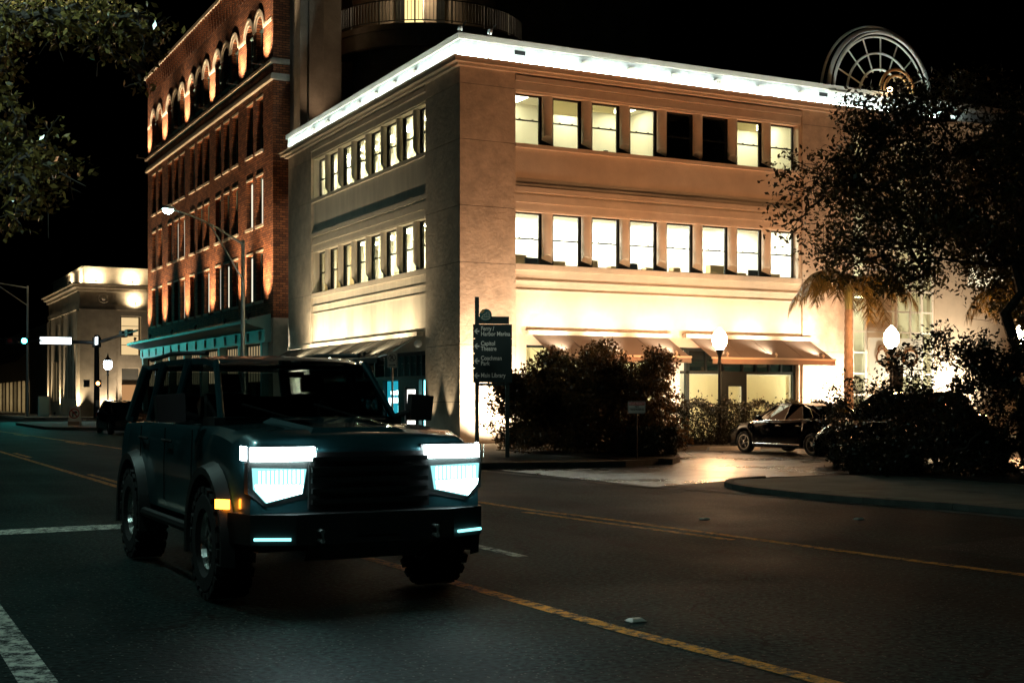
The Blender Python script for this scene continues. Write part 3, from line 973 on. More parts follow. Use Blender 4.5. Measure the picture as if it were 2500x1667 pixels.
b = MB(); fbox(b, TL, 4.42, 5.15, .32, .327, .3, 1.9); b.build('pane', E_door, dd)
poster('poster_display', [(8.4, 8.9, 1.15, 1.6, .45, E_cyan), (9.2, 9.6, 1.2, 1.55, .45, E_cyan), (9.9, 10.15, 1.5, 1.6, .45, E_cyan)])

# awnings
def awning(T, u0, u1, zt, zb, out, m, nseam, arms=True, val=0.2):
    h = MB(); fbox(h, T, u0 - .15, u1 + .1, -.14, .09, zt, zt + .14)
    box = h.build('awning', 'trim', cb)
    f = MB(); n = nseam * 4
    for k in range(n):
        a, c = u0 + (u1 - u0) * k / n, u0 + (u1 - u0) * (k + 1) / n
        s0, s1 = .02 * math.sin(k * 1.9), .02 * math.sin((k + 1) * 1.9)
        f.quad(T(a, -.1, zt - .01), T(c, -.1, zt - .01), T(c, -out, zb + s1 * .4), T(a, -out, zb + s0 * .4))
    f.build('fabric', m, box)
    bar = MB(); bar.tube(T(u0 - .02, -out - .02, zb), T(u1 + .02, -out - .02, zb), .035, n=8)
    bar.build('front_bar', 'trim', box)
    v = MB()
    for k in range(n):
        a, c = u0 + (u1 - u0) * k / n, u0 + (u1 - u0) * (k + 1) / n
        e0, e1 = .012 * math.sin(k * 2.3), .012 * math.sin((k + 1) * 2.3)
        v.quad(T(a, -out - .03, zb - .02), T(c, -out - .03, zb - .02), T(c, -out - .03 + e1, zb - val), T(a, -out - .03 + e0, zb - val))
    v.build('valance', m, box)
    for k in range(1, nseam):
        u = u0 + (u1 - u0) * k / nseam
        q = MB(); q.path([T(u, -.1, zt), T(u, -out, zb + .012)], .012, 5); q.build('seam', m, box)
    for u in ((u0 + .35, u1 - .35) if u1 - u0 < 8 else (u0 + .35, (u0 + u1) / 2, u1 - .35)):
        q = MB(); q.path([T(u, -.05, zt - .05), T(u + .25, -out * .55, (zt + zb) / 2 - .22), T(u, -out + .02, zb)], .03, 6); q.build('arm', 'white_paint', box)
    return box
awning(TR, 2.55, 7.9, 3.68, 2.98, 1.45, 'awning_tan', 4)
awning(TR, 8.78, 14.15, 3.70, 2.97, 1.45, 'awning_tan', 4)
aw = awning(TL, 3.35, 17.6, 3.72, 2.98, 1.5, 'awning_dark', 8)
# oval lamp over the street shop and cameras at the roof corner
b = MB(); b.lathe([(.02, -.16), (.10, -.13), (.14, 0), (.10, .13), (.02, .16)], (-.12, 3.15, 3.45), 14, 'y'); b.build('bulkhead_lamp', 'white_paint', cb, smooth=True)
for u, v in ((-.02, .02), (1.0, -.05)):
    q = MB(); q.tube((u, v, 13.24), (u, v, 13.36), .03); q.lathe([(.07, 0), (.085, .06), (.07, .14), (.02, .17)], (u, v - .08, 13.3), 10)
    q.add([(u + .05, v - .1, 13.36), (u + .2, v - .16, 13.62), (u + .16, v - .05, 13.62), (u + .03, v, 13.36)], [(0, 1, 2, 3)])
    q.build('security_camera', 'white_paint', cb)

# glazed entrance bay with white glazing bars, and the fan-shaped arch over it
b = MB()
for u in (16.35, 17.0, 18.55, 19.25, 19.85, 20.42): b.box(u, u + .08, .10, .22, .12, 11.6)
for k in range(14): b.box(16.43, 20.42, .12, .20, .9 + .8 * k, .96 + .8 * k)
b.build('entrance_frame', 'white_paint', cb)
k0 = [(16.43, 17.0), (18.63, 19.25), (19.33, 19.85), (19.93, 20.42)]
for a, c in k0:
    for k in range(13):
        q = MB(); q.box(a, c, .155, .16, .97 + .8 * k, 1.69 + .8 * k); q.build('entrance_pane', 'glass', cb)
b = MB(); b.box(17.08, 18.55, .3, .32, .12, 11.6); b.build('entrance_panel', 'stucco', cb)
room(TR, 16.36, 20.5, .47, 2.6, .14, 11.6, 'room', [(18.4, 1.5, .8, .8)], 'panel3', 6.0)
b = MB(); b.box(19.0, 20.3, 1.6, 1.65, .2, 4.5); b.build('lobby_panel', 'stone', cb)
# white fan arch: rims, rings and spokes
fx, fz, fy = 17.75, 13.1, 0.1
def arc(r, rad, y0, a0=0, a1=180, n=40):
    q = MB()
    q.path([(fx + r * math.cos(R(a0 + (a1 - a0) * k / n)), y0, fz + r * math.sin(R(a0 + (a1 - a0) * k / n))) for k in range(n + 1)], rad, 6)
    return q
M['fan_white'] = mat('fan_white', (0.62, 0.66, 0.62), 0.45)
M['fan_lit_orange'] = mat('fan_lit_amber', (0.60, 0.36, 0.14), 0.5)  # orange light on the inner rings, put into their colour
fan = arc(2.55, .085, fy).build('fan_arch', 'fan_white', cb, smooth=True)
for r, y0, rad in ((2.40, fy - .12, .05), (2.72, fy + .2, .05), (2.28, fy, .04)): arc(r, rad, y0).build('fan_rim', 'fan_white', fan, smooth=True)
for r in (1.66, 1.05): arc(r, .045, fy).build('fan_ring', 'fan_white', fan, smooth=True)
for k in range(1, 8):
    a = R(180 * k / 8)
    q = MB(); q.tube((fx + .95 * math.cos(a), fy, fz + .95 * math.sin(a)), (fx + 2.28 * math.cos(a), fy, fz + 2.28 * math.sin(a)), .03, n=6)
    q.build('fan_spoke', 'fan_white', fan)
for r in (.84, .62): arc(r, .06, fy - .9).build('fan_ring', 'fan_lit_orange', fan, smooth=True)
for a in (0, 180):
    q = MB(); q.box(fx + 2.2 * math.cos(R(a)) - .5, fx + 2.2 * math.cos(R(a)) + .5, -.1, .3, 13.0, 13.12); q.build('fan_foot', 'trim', fan)
b = MB(); b.lathe([(.06, 0), (.10, .05), (.09, .14), (.02, .16)], (fx, fy - .5, 13.2), 10)
b.build('arch_lamp', emit('arch_lamp_lit', (1, .72, .35), 30), fan)
# hanging sign board with looping script lettering
sb = MB(); sb.box(16.55, 19.15, -.62, -.52, 2.42, 3.86)
sgn = tag(sb.build('script_sign', mat('sign_board_pale', (.62, .68, .66), .5), loc=(17.8, -.57, 2.42)), 'pale rectangular sign board with looping script lettering beside the palm trunk', 'sign')
OFF[sgn] = Vector((17.8, -.57, 2.42))
def script(pts, r=.03):
    q = MB(); q.path([(16.55 + x, -.66, 2.42 + z) for x, z in pts], r, 6)
    q.build('lettering', M['fan_lit_orange'] if False else mat('script_brown', (.20, .09, .03), .4), sgn, smooth=True)
loop = lambda cx_, cz_, rx, rz_, a0, a1, n=26: [(cx_ + rx * math.cos(R(a0 + (a1 - a0) * k / n)), cz_ + rz_ * math.sin(R(a0 + (a1 - a0) * k / n))) for k in range(n + 1)]
script(loop(.62, .72, .30, .30, 60, 330) + loop(.78, .62, .16, .2, -40, 100))
script(loop(.55, 1.0, .16, .15, -30, 230))
script([(.75, .98), (1.0, 1.02), (1.2, .9)] + loop(1.0, .68, .14, .17, 60, 400) + [(1.3, .6), (1.34, .85)] + loop(1.5, .7, .1, .14, 170, 20) + [(1.62, .52)])
script([(.95, .4), (1.05, .2), (.85, .12), (.78, .26), (1.0, .36), (1.3, .45)])
script(loop(2.0, .7, .34, .30, 120, 440) + [(1.75, .95), (2.0, 1.05)])
# ------------------------------------------------------------------ round-balcony tower behind
tw = thing('apartment_tower', 'tall dark concrete tower with a round railed balcony and one lit door', 'building', (8.3, 22, 0))
tc_ = (8.3, 22.0)
def arcwall(r, z0, z1, a0=140, a1=320, n=36, thick=.25):
    q = MB(); vs = []
    for k in range(n + 1):
        a = R(a0 + (a1 - a0) * k / n)
        for rr in (r, r - thick):
            for z in (z0, z1): vs.append((tc_[0] + rr * math.cos(a), tc_[1] + rr * math.sin(a), z))
    fs = []
    for k in range(n):
        o = 4 * k
        fs += [(o, o + 4, o + 5, o + 1), (o + 2, o + 3, o + 7, o + 6), (o + 1, o + 5, o + 7, o + 3), (o, o + 2, o + 6, o + 4)]
    fs += [(0, 1, 3, 2), (4 * n, 4 * n + 2, 4 * n + 3, 4 * n + 1)]
    q.add(vs, fs)
    return q
arcwall(3.6, 12.5, 30).build('core_wall', 'tower', tw)
q = MB()
q.box(2.3, 4.2, 24.6, 32, 0, 40); q.box(2.2, 2.5, 24.2, 24.6, 0, 40)
q.box(2.95, 3.6, 23.9, 24.6, 0, 40)
q.box(12.4, 22, 22.6, 32, 0, 40); q.box(4.2, 12.4, 26, 32, 0, 40)
q.build('wall', 'tower', tw)
q = MB(); q.box(.75, 2.7, 18.7, 20.2, 0, 42); q.build('wall', 'tower', tw)
q = MB(); q.prism([(1.05, 18.7, 0), (1.75, 18.7, 0), (1.9, 18.7, 42), (1.2, 18.7, 42)], (0, -.18, 0)); q.build('wall_rib', 'tower', tw)
for zb in (14.7, 18.9, 23.1):
    arcwall(5.0, zb - .28, zb, thick=5.0).build('balcony_slab', 'tower', tw)
    arcwall(4.9, zb - 1.0, zb - .28, thick=.3).build('balcony_beam', 'tower', tw)
rl = arcwall(4.95, 19.98, 20.03, thick=.05).build('railing', 'metal_dark', tw)
arcwall(4.95, 19.02, 19.06, thick=.05).build('bottom_rail', 'metal_dark', rl)
bl_ = MB(); bl_.box(-.014, .014, -.014, .014, 0, .92); BAL = bl_.mesh('baluster', 'metal_dark')
po_ = MB(); po_.box(-.035, .035, -.035, .035, 0, 1.1); POS = po_.mesh('post', 'metal_dark')
for k in range(90):
    a = R(141 + 178 * k / 89)
    big = k % 10 == 0
    x, y = tc_[0] + 4.925 * math.cos(a), tc_[1] + 4.925 * math.sin(a)
    inst('railing_post' if big else 'baluster', POS if big else BAL, tw, (x, y, 18.93 if big else 19.06), (0, 0, a))
# lit balcony door and the dark door beside it
def on_core(a_deg, w, z0, z1, r=3.62):
    a = R(a_deg); q = MB()
    t = (-math.sin(a), math.cos(a)); c = (tc_[0] + r * math.cos(a), tc_[1] + r * math.sin(a))
    pts = [(c[0] + t[0] * s * w / 2, c[1] + t[1] * s * w / 2, z) for s, z in ((-1, z0), (1, z0), (1, z1), (-1, z1))]
    q.prism(pts, (.05 * math.cos(a), .05 * math.sin(a), 0)); return q
on_core(238, .85, 18.95, 21.0).build('door', emit('balcony_door_lit', (1.0, .78, .30), 1.6), tw)
on_core(238, .98, 18.9, 21.1, 3.59).build('door_frame', 'white_paint', tw)
on_core(228, .5, 18.95, 21.0).build('dark_door', 'metal_dark', tw)
on_core(258, .4, 18.95, 21.6).build('dark_door', 'metal_dark', tw)
bl = bpy.data.lights.new('balcony_light', 'POINT'); bl.energy = 260; bl.color = (1, .72, .45); bl.shadow_soft_size = .12
blo = bpy.data.objects.new('balcony_light', bl); COL.objects.link(blo); blo.parent = tw; blo.location = (-2.2, -4.0, 20.9)
q = MB(); q.lathe([(.03, 0), (.14, .03), (.14, .09), (.03, .1)], (8.3 - 2.2, 22 - 3.6, 22.05), 12); q.build('ceiling_lamp', emit('balcony_lamp_lit', (1, .8, .5), 6), tw)

# ------------------------------------------------------------------ brick building
bk = thing('brick_building', 'tall red brick building with round arched top windows and teal shop cornice', 'building', (6, 34, 0))
Y0, Y1, ZT = 20.35, 48.0, 22.2
groups = [[46.1, 44.3], [41.6, 39.9, 38.3], [35.9, 34.15, 32.6], [30.2, 28.5, 26.85], [24.2, 22.5]]
allw = [y for g_ in groups for y in g_]
ops = []
for y in allw:
    for z0, z1 in ((6.2, 8.5), (9.8, 12.12), (13.3, 15.78)): ops.append((y - .54, y + .54, z0, z1))
b = MB()
wall_open(b, 'x', 0.0, Y0, Y1, 5.3, 17.2, ops, .28)
# top storey: arched openings
aw_ = .58; zs = 19.05; zbt = 17.45
ops2 = [(y - aw_, y + aw_, zbt, zs + aw_ + .25) for y in allw]
wall_open(b, 'x', 0.0, Y0, Y1, 17.2, ZT, ops2, .001)
for y in allw:
    n = 14
    pts = [(y - aw_ * math.cos(PI * k / n), zs + aw_ * math.sin(PI * k / n)) for k in range(n + 1)]
    ztop = zs + aw_ + .25
    for (ya, za), (yb, zb_) in zip(pts, pts[1:]):
        b.quad((0, ya, za), (0, yb, zb_), (0, yb, ztop), (0, ya, ztop))
        b.quad((0, ya, za), (0, yb, zb_), (.3, yb, zb_), (.3, ya, za))
    b.quad((0, y - aw_, zbt), (.3, y - aw_, zbt), (.3, y - aw_, zs), (0, y - aw_, zs))
    b.quad((0, y + aw_, zbt), (.3, y + aw_, zbt), (.3, y + aw_, zs), (0, y + aw_, zs))
b.build('front_wall', 'brick', bk)
b = MB(); b.quad((0, Y0, 5.3), (2.6, Y0, 5.3), (2.6, Y0, ZT), (0, Y0, ZT)); b.quad((2.6, Y0, 0), (2.6, 33, 0), (2.6, 33, ZT), (2.6, Y0, ZT)); b.quad((2.6, 33, 0), (14, 33, 0), (14, 33, ZT), (2.6, 33, ZT)); b.quad((0, Y1, 0), (14, Y1, 0), (14, Y1, ZT), (0, Y1, ZT)); b.quad((0, Y0, ZT), (2.6, Y0, ZT), (2.6, Y1, ZT), (0, Y1, ZT)); b.quad((2.6, 33, ZT), (14, 33, ZT), (14, Y1, ZT), (2.6, Y1, ZT))
b.build('side_wall', 'brick', bk)
b = MB(); b.box(.45, .5, Y0 + .1, Y1 - .1, 5.4, 22); b.build('interior', 'room_dark', bk)
# window units
def bwin(w, h, arch=False):
    f = MB(); t = .06
    f.box(-w / 2, -w / 2 + t, 0, .08, 0, h); f.box(w / 2 - t, w / 2, 0, .08, 0, h); f.box(-w / 2 + t, w / 2 - t, 0, .08, 0, t); f.box(-w / 2 + t, w / 2 - t, 0, .08, h - t, h)
    f.box(-w / 2 + t, w / 2 - t, .0, .06, h / 2 - .03, h / 2 + .03)
    if arch:
        f.box(-.03, .03, .01, .06, t, h / 2 - .03)
    p = MB(); p.box(-w / 2 + t, w / 2 - t, .04, .045, t, h / 2 - .03); p.box(-w / 2 + t, w / 2 - t, .03, .035, h / 2 + .03, h - t)
    return f.mesh('window', 'sash_teal'), p.mesh('pane', 'pane_dark')
M['sash_teal'] = mat('sash_teal', (.16, .24, .23), .5)
M['pane_dark'] = mat('pane_dark', (.008, .012, .012), .08)
lit_blind = emit('brick_blind_lit', (1.0, .92, .68), 1.1)
warm_blind = emit('brick_blind_dim', (1.0, .75, .4), .35)
BW, BA = bwin(1.08, 2.3), bwin(1.16, 1.62, True)
rnd = random.Random(3)
SB = MB(); SB.box(-.62, .62, -.08, .06, -.13, 0); SILL = SB.mesh('sill', 'stone')
LB = MB(); LB.box(-.58, .58, -.03, .02, 0, .09); LINT = LB.mesh('lintel', 'stone')
for y in allw:
    for fl, z0 in enumerate((6.2, 9.8, 13.3)):
        w = inst('window', BW[0], bk, (.2, y, z0), (0, 0, R(-90)))
        if fl == 2: w.scale = (1, 1, 2.48 / 2.3)
        sub('pane', BW[1], w)
        inst('window_sill', SILL, bk, (-.002, y, z0), (0, 0, R(-90)))
        inst('lintel', LINT, bk, (-.002, y, z0 + (2.48 if fl == 2 else 2.31)), (0, 0, R(-90)))
        lit = (fl == 0 and rnd.random() < .62) or (fl == 1 and rnd.random() < .5) or (fl == 2 and y in (38.3, 35.9))
        if lit:
            wd = .16 + .14 * rnd.random() if fl < 2 else .10
            q = MB(); q.box(.195, .2, y + .12, y + .12 + wd, z0 + .1, z0 + 2.2)
            q.build('curtain_gap', lit_blind, bk)
    w = inst('window', BA[0], bk, (.22, y, zbt), (0, 0, R(-90)))
    sub('pane', BA[1], w)
    q = MB(); n = 14
    for r0, r1, pr in ((aw_, aw_ + .2, .05), (aw_ + .2, aw_ + .32, .09)):
        for k in range(n):
            a, c = PI * k / n, PI * (k + 1) / n
            q.prism([(-pr, y - r0 * math.cos(a), zs + r0 * math.sin(a)), (-pr, y - r1 * math.cos(a), zs + r1 * math.sin(a)), (-pr, y - r1 * math.cos(c), zs + r1 * math.sin(c)), (-pr, y - r0 * math.cos(c), zs + r0 * math.sin(c))], (pr + .0 - .002, 0, 0))
    q.build('archivolt', 'stone', bk)
    q = MB(); n = 12
    q.poly([(.27, y - .56 * math.cos(PI * k / n), zs + .56 * math.sin(PI * k / n)) for k in range(n + 1)])
    q.build('fanlight', 'pane_dark', bk)
    q = MB(); q.box(-.10, .1, y - .62, y + .62, zbt - .14, zbt); q.build('window_sill', 'stone', bk)
    q = MB(); q.box(.16, .2, y - .58, y + .58, zs - .02, zs + .07); q.build('transom', 'sash_teal', bk)
# belt courses, capitals between the arches, corbelled parapet
for z0, z1, pr in ((16.2, 16.36, .16), (16.36, 16.5, .10), (16.95, 17.08, .18), (17.08, 17.2, .08)):
    b = MB(); b.box(-pr, .0 - .002, Y0 - pr, Y1 + pr, z0, z1); b.box(0, 1.2, Y0 - pr, Y0 - .002, z0, z1); b.build('belt_course', 'stone', bk)
piers = [47.55, 42.95, 37.1, 31.4, 25.5, 21.2]
for y, w in zip(piers, (.7, 1.5, 1.3, 1.3, 1.4, 1.4)):
    b = MB(); b.tube((-.002, y, 17.03), (-.80, y, 17.06), .025, n=6); b.build('lamp_bracket', 'metal_dark', bk)
    b = MB(); b.box(-.035, -.002, y - w / 2, y + w / 2, 18.95, 19.12); b.build('impost', 'stone', bk)
b = MB(); b.box(-.22, .4, Y0 - .22, Y1 + .22, ZT - .02, ZT + .16); b.build('parapet_coping', 'stone', bk)
cor = MB()
for k in range(5): cor.box(-.05 - .03 * k, 0, -.07, .07, -1.1 + .22 * k, -1.1 + .22 * (k + 1) + (0.0 if k < 4 else .02))
COR = cor.mesh('corbel', 'brick')
for k in range(52): inst('corbel', COR, bk, (-.002, Y0 + .35 + k * .53, ZT - .02))
# ground floor: teal cornice canopy with curved cove, panelled frieze and shop posts
M['teal_paint'] = mat('teal_paint', (.30, .52, .50), .45, var=.12, vscale=3)
prof = [(-1.15, 5.05), (-1.15, 5.18), (-.05, 5.5), (-.002, 5.5), (-.002, 4.2), (-.30, 4.2), (-.30, 4.78), (-.5, 4.85), (-.85, 4.93)]
b = MB(); b.prism([(x, Y0 + .35, z) for x, z in prof], (0, Y1 - Y0 + .6, 0)); cn = b.build('shop_cornice', 'teal_paint', bk)
b = MB(); b.box(.0, 2.5, Y0 + .02, Y0 + .3, 0, 5.3); b.box(-.002, .3, Y0, Y0 + .9, 0, 5.3); b.build('side_pier', 'stone', bk)
for k in range(14):
    y = Y0 + 1.2 + 2.05 * k
    q = MB(); q.box(-.34, -.302, y - .05, y + .05, 4.3, 4.72); q.build('frieze_bracket', 'stone', bk)
    q = MB(); q.lathe([(.045, 0), (.05, .03), (.02, .06)], (-.302, y + 1.0, 4.52), 8, 'x'); q.build('frieze_stud', 'stone', bk)
for k in range(8):
    y = Y0 + .9 + 3.85 * k
    q = MB(); q.box(-.30, .1, y - .16, y + .16, 0.1, 4.2); q.build('shop_post', 'teal_paint', bk)
for k in range(7):
    y = Y0 + 1.1 + 3.85 * k
    q = MB(); q.box(.12, .16, y, y + 3.5, .1, 4.2); q.build('shop_glazing', 'pane_dark', bk)
    for j in range(7):
        q = MB(); q.box(.06, .09, y + .3 + .46 * j, y + .42 + .46 * j, 2.4, 4.1); q.build('shop_blind_slat', warm_blind, bk)

# ------------------------------------------------------------------ bank building across the side street
bn = thing('bank_building', 'low classical stone building with lit attic band and roundel frieze across the side street', 'building', (5, 85, 0))
b = MB()
wall_open(b, 'y', 75.3, 0, 16, .1, 9.1, [(3.3, 5.0, 5.3, 8.6), (3.4, 4.9, 1.2, 4.2), (.9, 2.6, .9, 2.2)], .6)
wall_open(b, 'x', 0.0, 75.3, 93.6, .1, 9.1, [(y, y + .8, 1.6, 6.2) for y in (77.6, 79.3, 81.0, 82.6)] + [(y, y + .9, 1.4, 5.0) for y in (86.5, 88.3, 90.1)] + [(y, y + .8, 7.2, 8.4) for y in (86.5, 88.3)], .4)
b.quad((0, 93.6, .1), (14, 93.6, .1), (14, 93.6, 9.1), (0, 93.6, 9.1))
b.build('wall', 'bank_stone', bn)
b = MB(); b.box(.45, 15.5, 75.95, 93, .1, 9); b.build('interior', 'room_dark', bn)
for z0, z1, pr, nm in ((9.1, 9.5, .12, 'architrave'), (9.5, 10.6, .04, 'frieze'), (10.6, 10.85, .25, 'cornice'), (10.85, 11.1, .55, 'cornice'), (11.1, 11.22, .75, 'cornice'), (11.25, 12.55, -.35, 'attic'), (12.55, 12.7, -.2, 'attic_coping')):
    b = MB(); b.box(-pr, 16, 75.3 - pr, 93.6, z0, z1); b.build(nm, 'bank_stone', bn)
b = MB(); b.box(-.05, 2.9, 75.15, 75.295, .3, 9.1); b.build('corner_pilaster', 'bank_stone', bn)
b = MB(); b.lathe([(.32, 0), (.42, -.05), (.40, -.10), (.30, -.06), (.2, -.06), (.16, -.12), (.03, -.14)], (1.9, 75.255, 10.05), 20, 'y'); b.build('roundel', 'bank_stone', bn, smooth=True)
for k in range(3):
    for s in (1.05, 2.62):
        q = MB(); q.box(s + .12 * k, s + .06 + .12 * k, 75.2, 75.255, 9.7, 10.4); q.build('triglyph', 'bank_stone', bn)
for k in range(26):
    q = MB(); q.box(.2 + .3 * k, .35 + .3 * k, 75.0, 75.06, 10.65, 10.8); q.build('dentil', 'bank_stone', bn)
b = MB(); b.lathe([(.5, 0), (.5, .3), (.42, .4), (.38, 7.9), (.5, 8.1), (.5, 8.5)], (6.2, 75.6, .3), 20); b.build('column', 'bank_stone', bn, smooth=True)
b = MB(); b.box(3.45, 4.85, 75.7, 75.74, 5.35, 8.5); w = b.build('window', emit('bank_window_lit', (1, .70, .34), .9), bn)
for k in range(1, 4):
    q = MB(); q.box(3.45, 4.85, 75.66, 75.69, 5.35 + .8 * k, 5.40 + .8 * k); q.build('glazing_bar', 'bank_stone', w)
b = MB(); b.box(3.5, 4.8, 75.7, 75.74, 1.3, 2.8); b.build('window', emit('bank_low_lit', (1, .5, .2), .5), bn)
b = MB(); b.box(.95, 2.55, 75.65, 75.7, .9, 1.5); b.build('window', emit('bank_brown_lit', (.6, .25, .12), .5), bn)
for y in (86.5, 88.3, 90.1):
    q = MB(); q.box(.3, .34, y + .1, y + .8, 1.5, 4.9); q.build('window', emit('bank_side_lit', (1, .8, .45), .7), bn)
for y in (77.6, 79.3, 81.0, 82.6):
    q = MB(); q.box(.3, .34, y, y + .8, 1.6, 6.2); q.build('window', 'pane_dark', bn)
for y in (75.6, 84.9, 92.6):
    q = MB(); q.box(-.22, -.002, y - .3, y + .5, .2, 8.9); q.build('side_pilaster', 'bank_stone', bn)
# lower arcade building beyond
ar = thing('arcade_building', 'long low building with a lit ground floor arcade at the far end of the street', 'building', (6, 115, 0))
b = MB()
wall_open(b, 'x', 0.2, 94.2, 150, .1, 9.0, [(y, y + 2.6, .1, 3.6) for y in range(110, 148, 4)], .8)
b.quad((.2, 94.2, 9), (12, 94.2, 9), (12, 150, 9), (.2, 150, 9))
b.quad((.2, 94.2, .1), (12, 94.2, .1), (12, 94.2, 9), (.2, 94.2, 9))
b.build('wall', 'bank_stone', ar)
for k, y in enumerate(range(110, 148, 4)):
    q = MB(); q.box(1.0, 1.05, y, y + 2.6, .1, 3.6); q.build('lit_bay', emit('arcade_lit_%d' % k, (1, .82, .45), 1.3 if k % 3 else .5), ar)
    q = MB(); q.add([(-1.2, y - .2, 5.6), (-1.2, y + 2.8, 5.6), (.19, y + 2.8, 6.9), (.19, y - .2, 6.9)], [(0, 1, 2, 3)]); q.build('awning', 'awning_dark', ar)
# ------------------------------------------------------------------ floodlights that wash the facades
def uplight(loc, target, energy, col, label, angle=80, blend=.8, group='ground floodlights washing the cream facade', size=.06, name='floodlight', m='metal_dark', k=1.0):
    t = thing(name, label, 'floodlight', loc, group)
    x, y, z = loc
    q = MB(); q.lathe([(.09 * k, 0), (.09 * k, .02 * k), (.03 * k, .03 * k), (.025 * k, .2 * k)], loc, 10); q.build('base', m, t)
    d = (Vector(target) - Vector((x, y, z + .2 * k))).normalized()
    q = MB(); c = Vector((x, y, z + .2 * k)); q.path([tuple(c - d * .12 * k), tuple(c - d * .02 * k), tuple(c + d * .08 * k)], [.05 * k, .08 * k, .09 * k], 10); q.build('housing', m, t)
    p = c + d * .10 * k
    spot('beam', tuple(p), target, energy, col, angle, blend, size, t)
    return t
for x, e, lb in ((1.0, 2900, 'small ground floodlight at the foot of the corner pier'), (8.2, 900, 'small ground floodlight between the two tan awnings'), (14.9, 2200, 'small ground floodlight below the pier right of the tan awning'), (21.3, 2600, 'small ground floodlight beyond the glazed entrance')):
    uplight((x, -1.7, .13), (x, .1, 1.9), e * 1.5, WARM, lb, 96, 1.0)
for x, lb in ((3.2, 'first tan awning, nearer the corner pier'), (5.2, 'middle of the first tan awning'), (7.3, 'first tan awning, nearer the lamp post'), (9.4, 'second tan awning, nearer the first'), (11.5, 'middle of the second tan awning'), (13.6, 'second tan awning, nearer the palm')):
    uplight((x, -1.48, 3.02), (x, .1, 4.3), 800, WARM, 'small floodlight on the front bar of the %s' % lb, 86, 1.0, 'floodlights on the tan awnings', m='trim', k=.5)
for x, lb in ((1.2, 'by the wayfinding sign'), (5.8, 'behind the clipped hedge left of the lamp post'), (9.6, 'behind the long hedge by the shop door'), (14.0, 'behind the long hedge by the palm')):
    uplight((x, -2.7, .13), (x, .1, 7.6), 900, AMBER_FILL, 'added amber floodlight %s' % lb, 75, 1.0, 'added amber floodlights for the upper wall')  # floods added to give the upper wall an orange wash
uplight((18.3, -1.8, .13), (18.3, .1, 3.2), 1500, WARM, 'small ground floodlight below the script sign board', 140, .9)
for y, e, lb in ((.75, 170, 'small floodlight at the street foot of the corner pier, nearer the lot'), (2.1, 130, 'small floodlight at the street foot of the corner pier, nearer the shop')):
    uplight((-.35, y, .13), (-.05, y, 3.2), e, CREAM, lb, 46, .7, 'street floodlights at the corner pier')
for y, e in ((4.6, 600), (6.9, 600), (9.2, 700), (11.5, 850), (13.8, 1050)):
    uplight((-1.5, y, 3.02), (.1, y, 4.4), e, (1.0, .80, .50), 'small floodlight on the dark street awning, %s' % {4.6: 'nearest the corner pier', 6.9: 'second from the corner pier', 9.2: 'midway along it', 11.5: 'second from the brick building', 13.8: 'nearest the brick building'}[y], 128, 1.0, 'floodlights on the street awning', k=.6)
uplight((-1.3, 16.5, .13), (-.0, 16.5, 4.0), 3200, (1, .92, .72), 'floodlight at the foot of the pier beside the brick building', 80, .9, 'street floodlights at the far pier')
nm_ = {47.55: 'farthest pier', 42.95: 'second pier from the side street', 37.1: 'third pier from the side street', 31.4: 'third pier from the cream building', 25.5: 'second pier from the cream building', 21.2: 'pier nearest the cream building'}
for y in piers:
    uplight((-.9, y, 5.24), (.0, y, 9.5), 3900, (1, .66, .36), 'small uplight on the teal shop cornice below the %s' % nm_[y], 74, 1.0, 'uplights on the shop cornice', .12)
    uplight((-.75, y, 17.08), (-.0, y, 18.7), 1300, (1, .74, .46), 'small uplight on the brick belt course below the arches, %s' % nm_[y], 106, 1.0, 'uplights on the belt course', .05, k=.6)
# bank attic and frieze floodlights
for x in (1.2, 4.2, 7.2):
    uplight((x, 74.75, 11.22), (x, 75.6, 11.9), 700, CREAM, 'floodlight on the bank cornice, %s' % {1.2: 'at its corner', 4.2: 'second from its corner', 7.2: 'third from its corner'}[x], 150, .9, 'cornice floodlights of the bank')
for y in (77, 82):
    uplight((-.55, y, 11.22), (.3, y, 11.9), 700, CREAM, 'floodlight on the street cornice of the bank, %s' % {77: 'near its corner', 82: 'farther along'}[y], 150, .9, 'cornice floodlights of the bank')
uplight((4.4, 74.6, 9.5), (4.4, 75.3, 10.0), 420, CREAM, 'floodlight lighting the bank frieze beside the roundel', 150, .9, 'frieze floodlights of the bank')
uplight((-.5, 75.0, .13), (-.1, 75.4, 5), 4200, CREAM, 'floodlight at the foot of the bank corner', 70, .9, 'ground floodlights of the bank')
uplight((2.2, 74.5, .13), (2.0, 75.3, 2.5), 900, WARM, 'floodlight below the bank window front', 100, .9, 'ground floodlights of the bank')
uplight((4.2, 74.3, .13), (4.2, 75.5, 6), 1600, WARM, 'floodlight below the tall lit bank window', 80, .9, 'ground floodlights of the bank')
for y in (84.9, 92.6):
    uplight((-.7, y, .13), (-.1, y, 5), 3000, CREAM, 'floodlight at the street side of the bank, %s' % {84.9: 'middle pilaster', 92.6: 'last pilaster'}[y], 60, .9, 'ground floodlights of the bank')

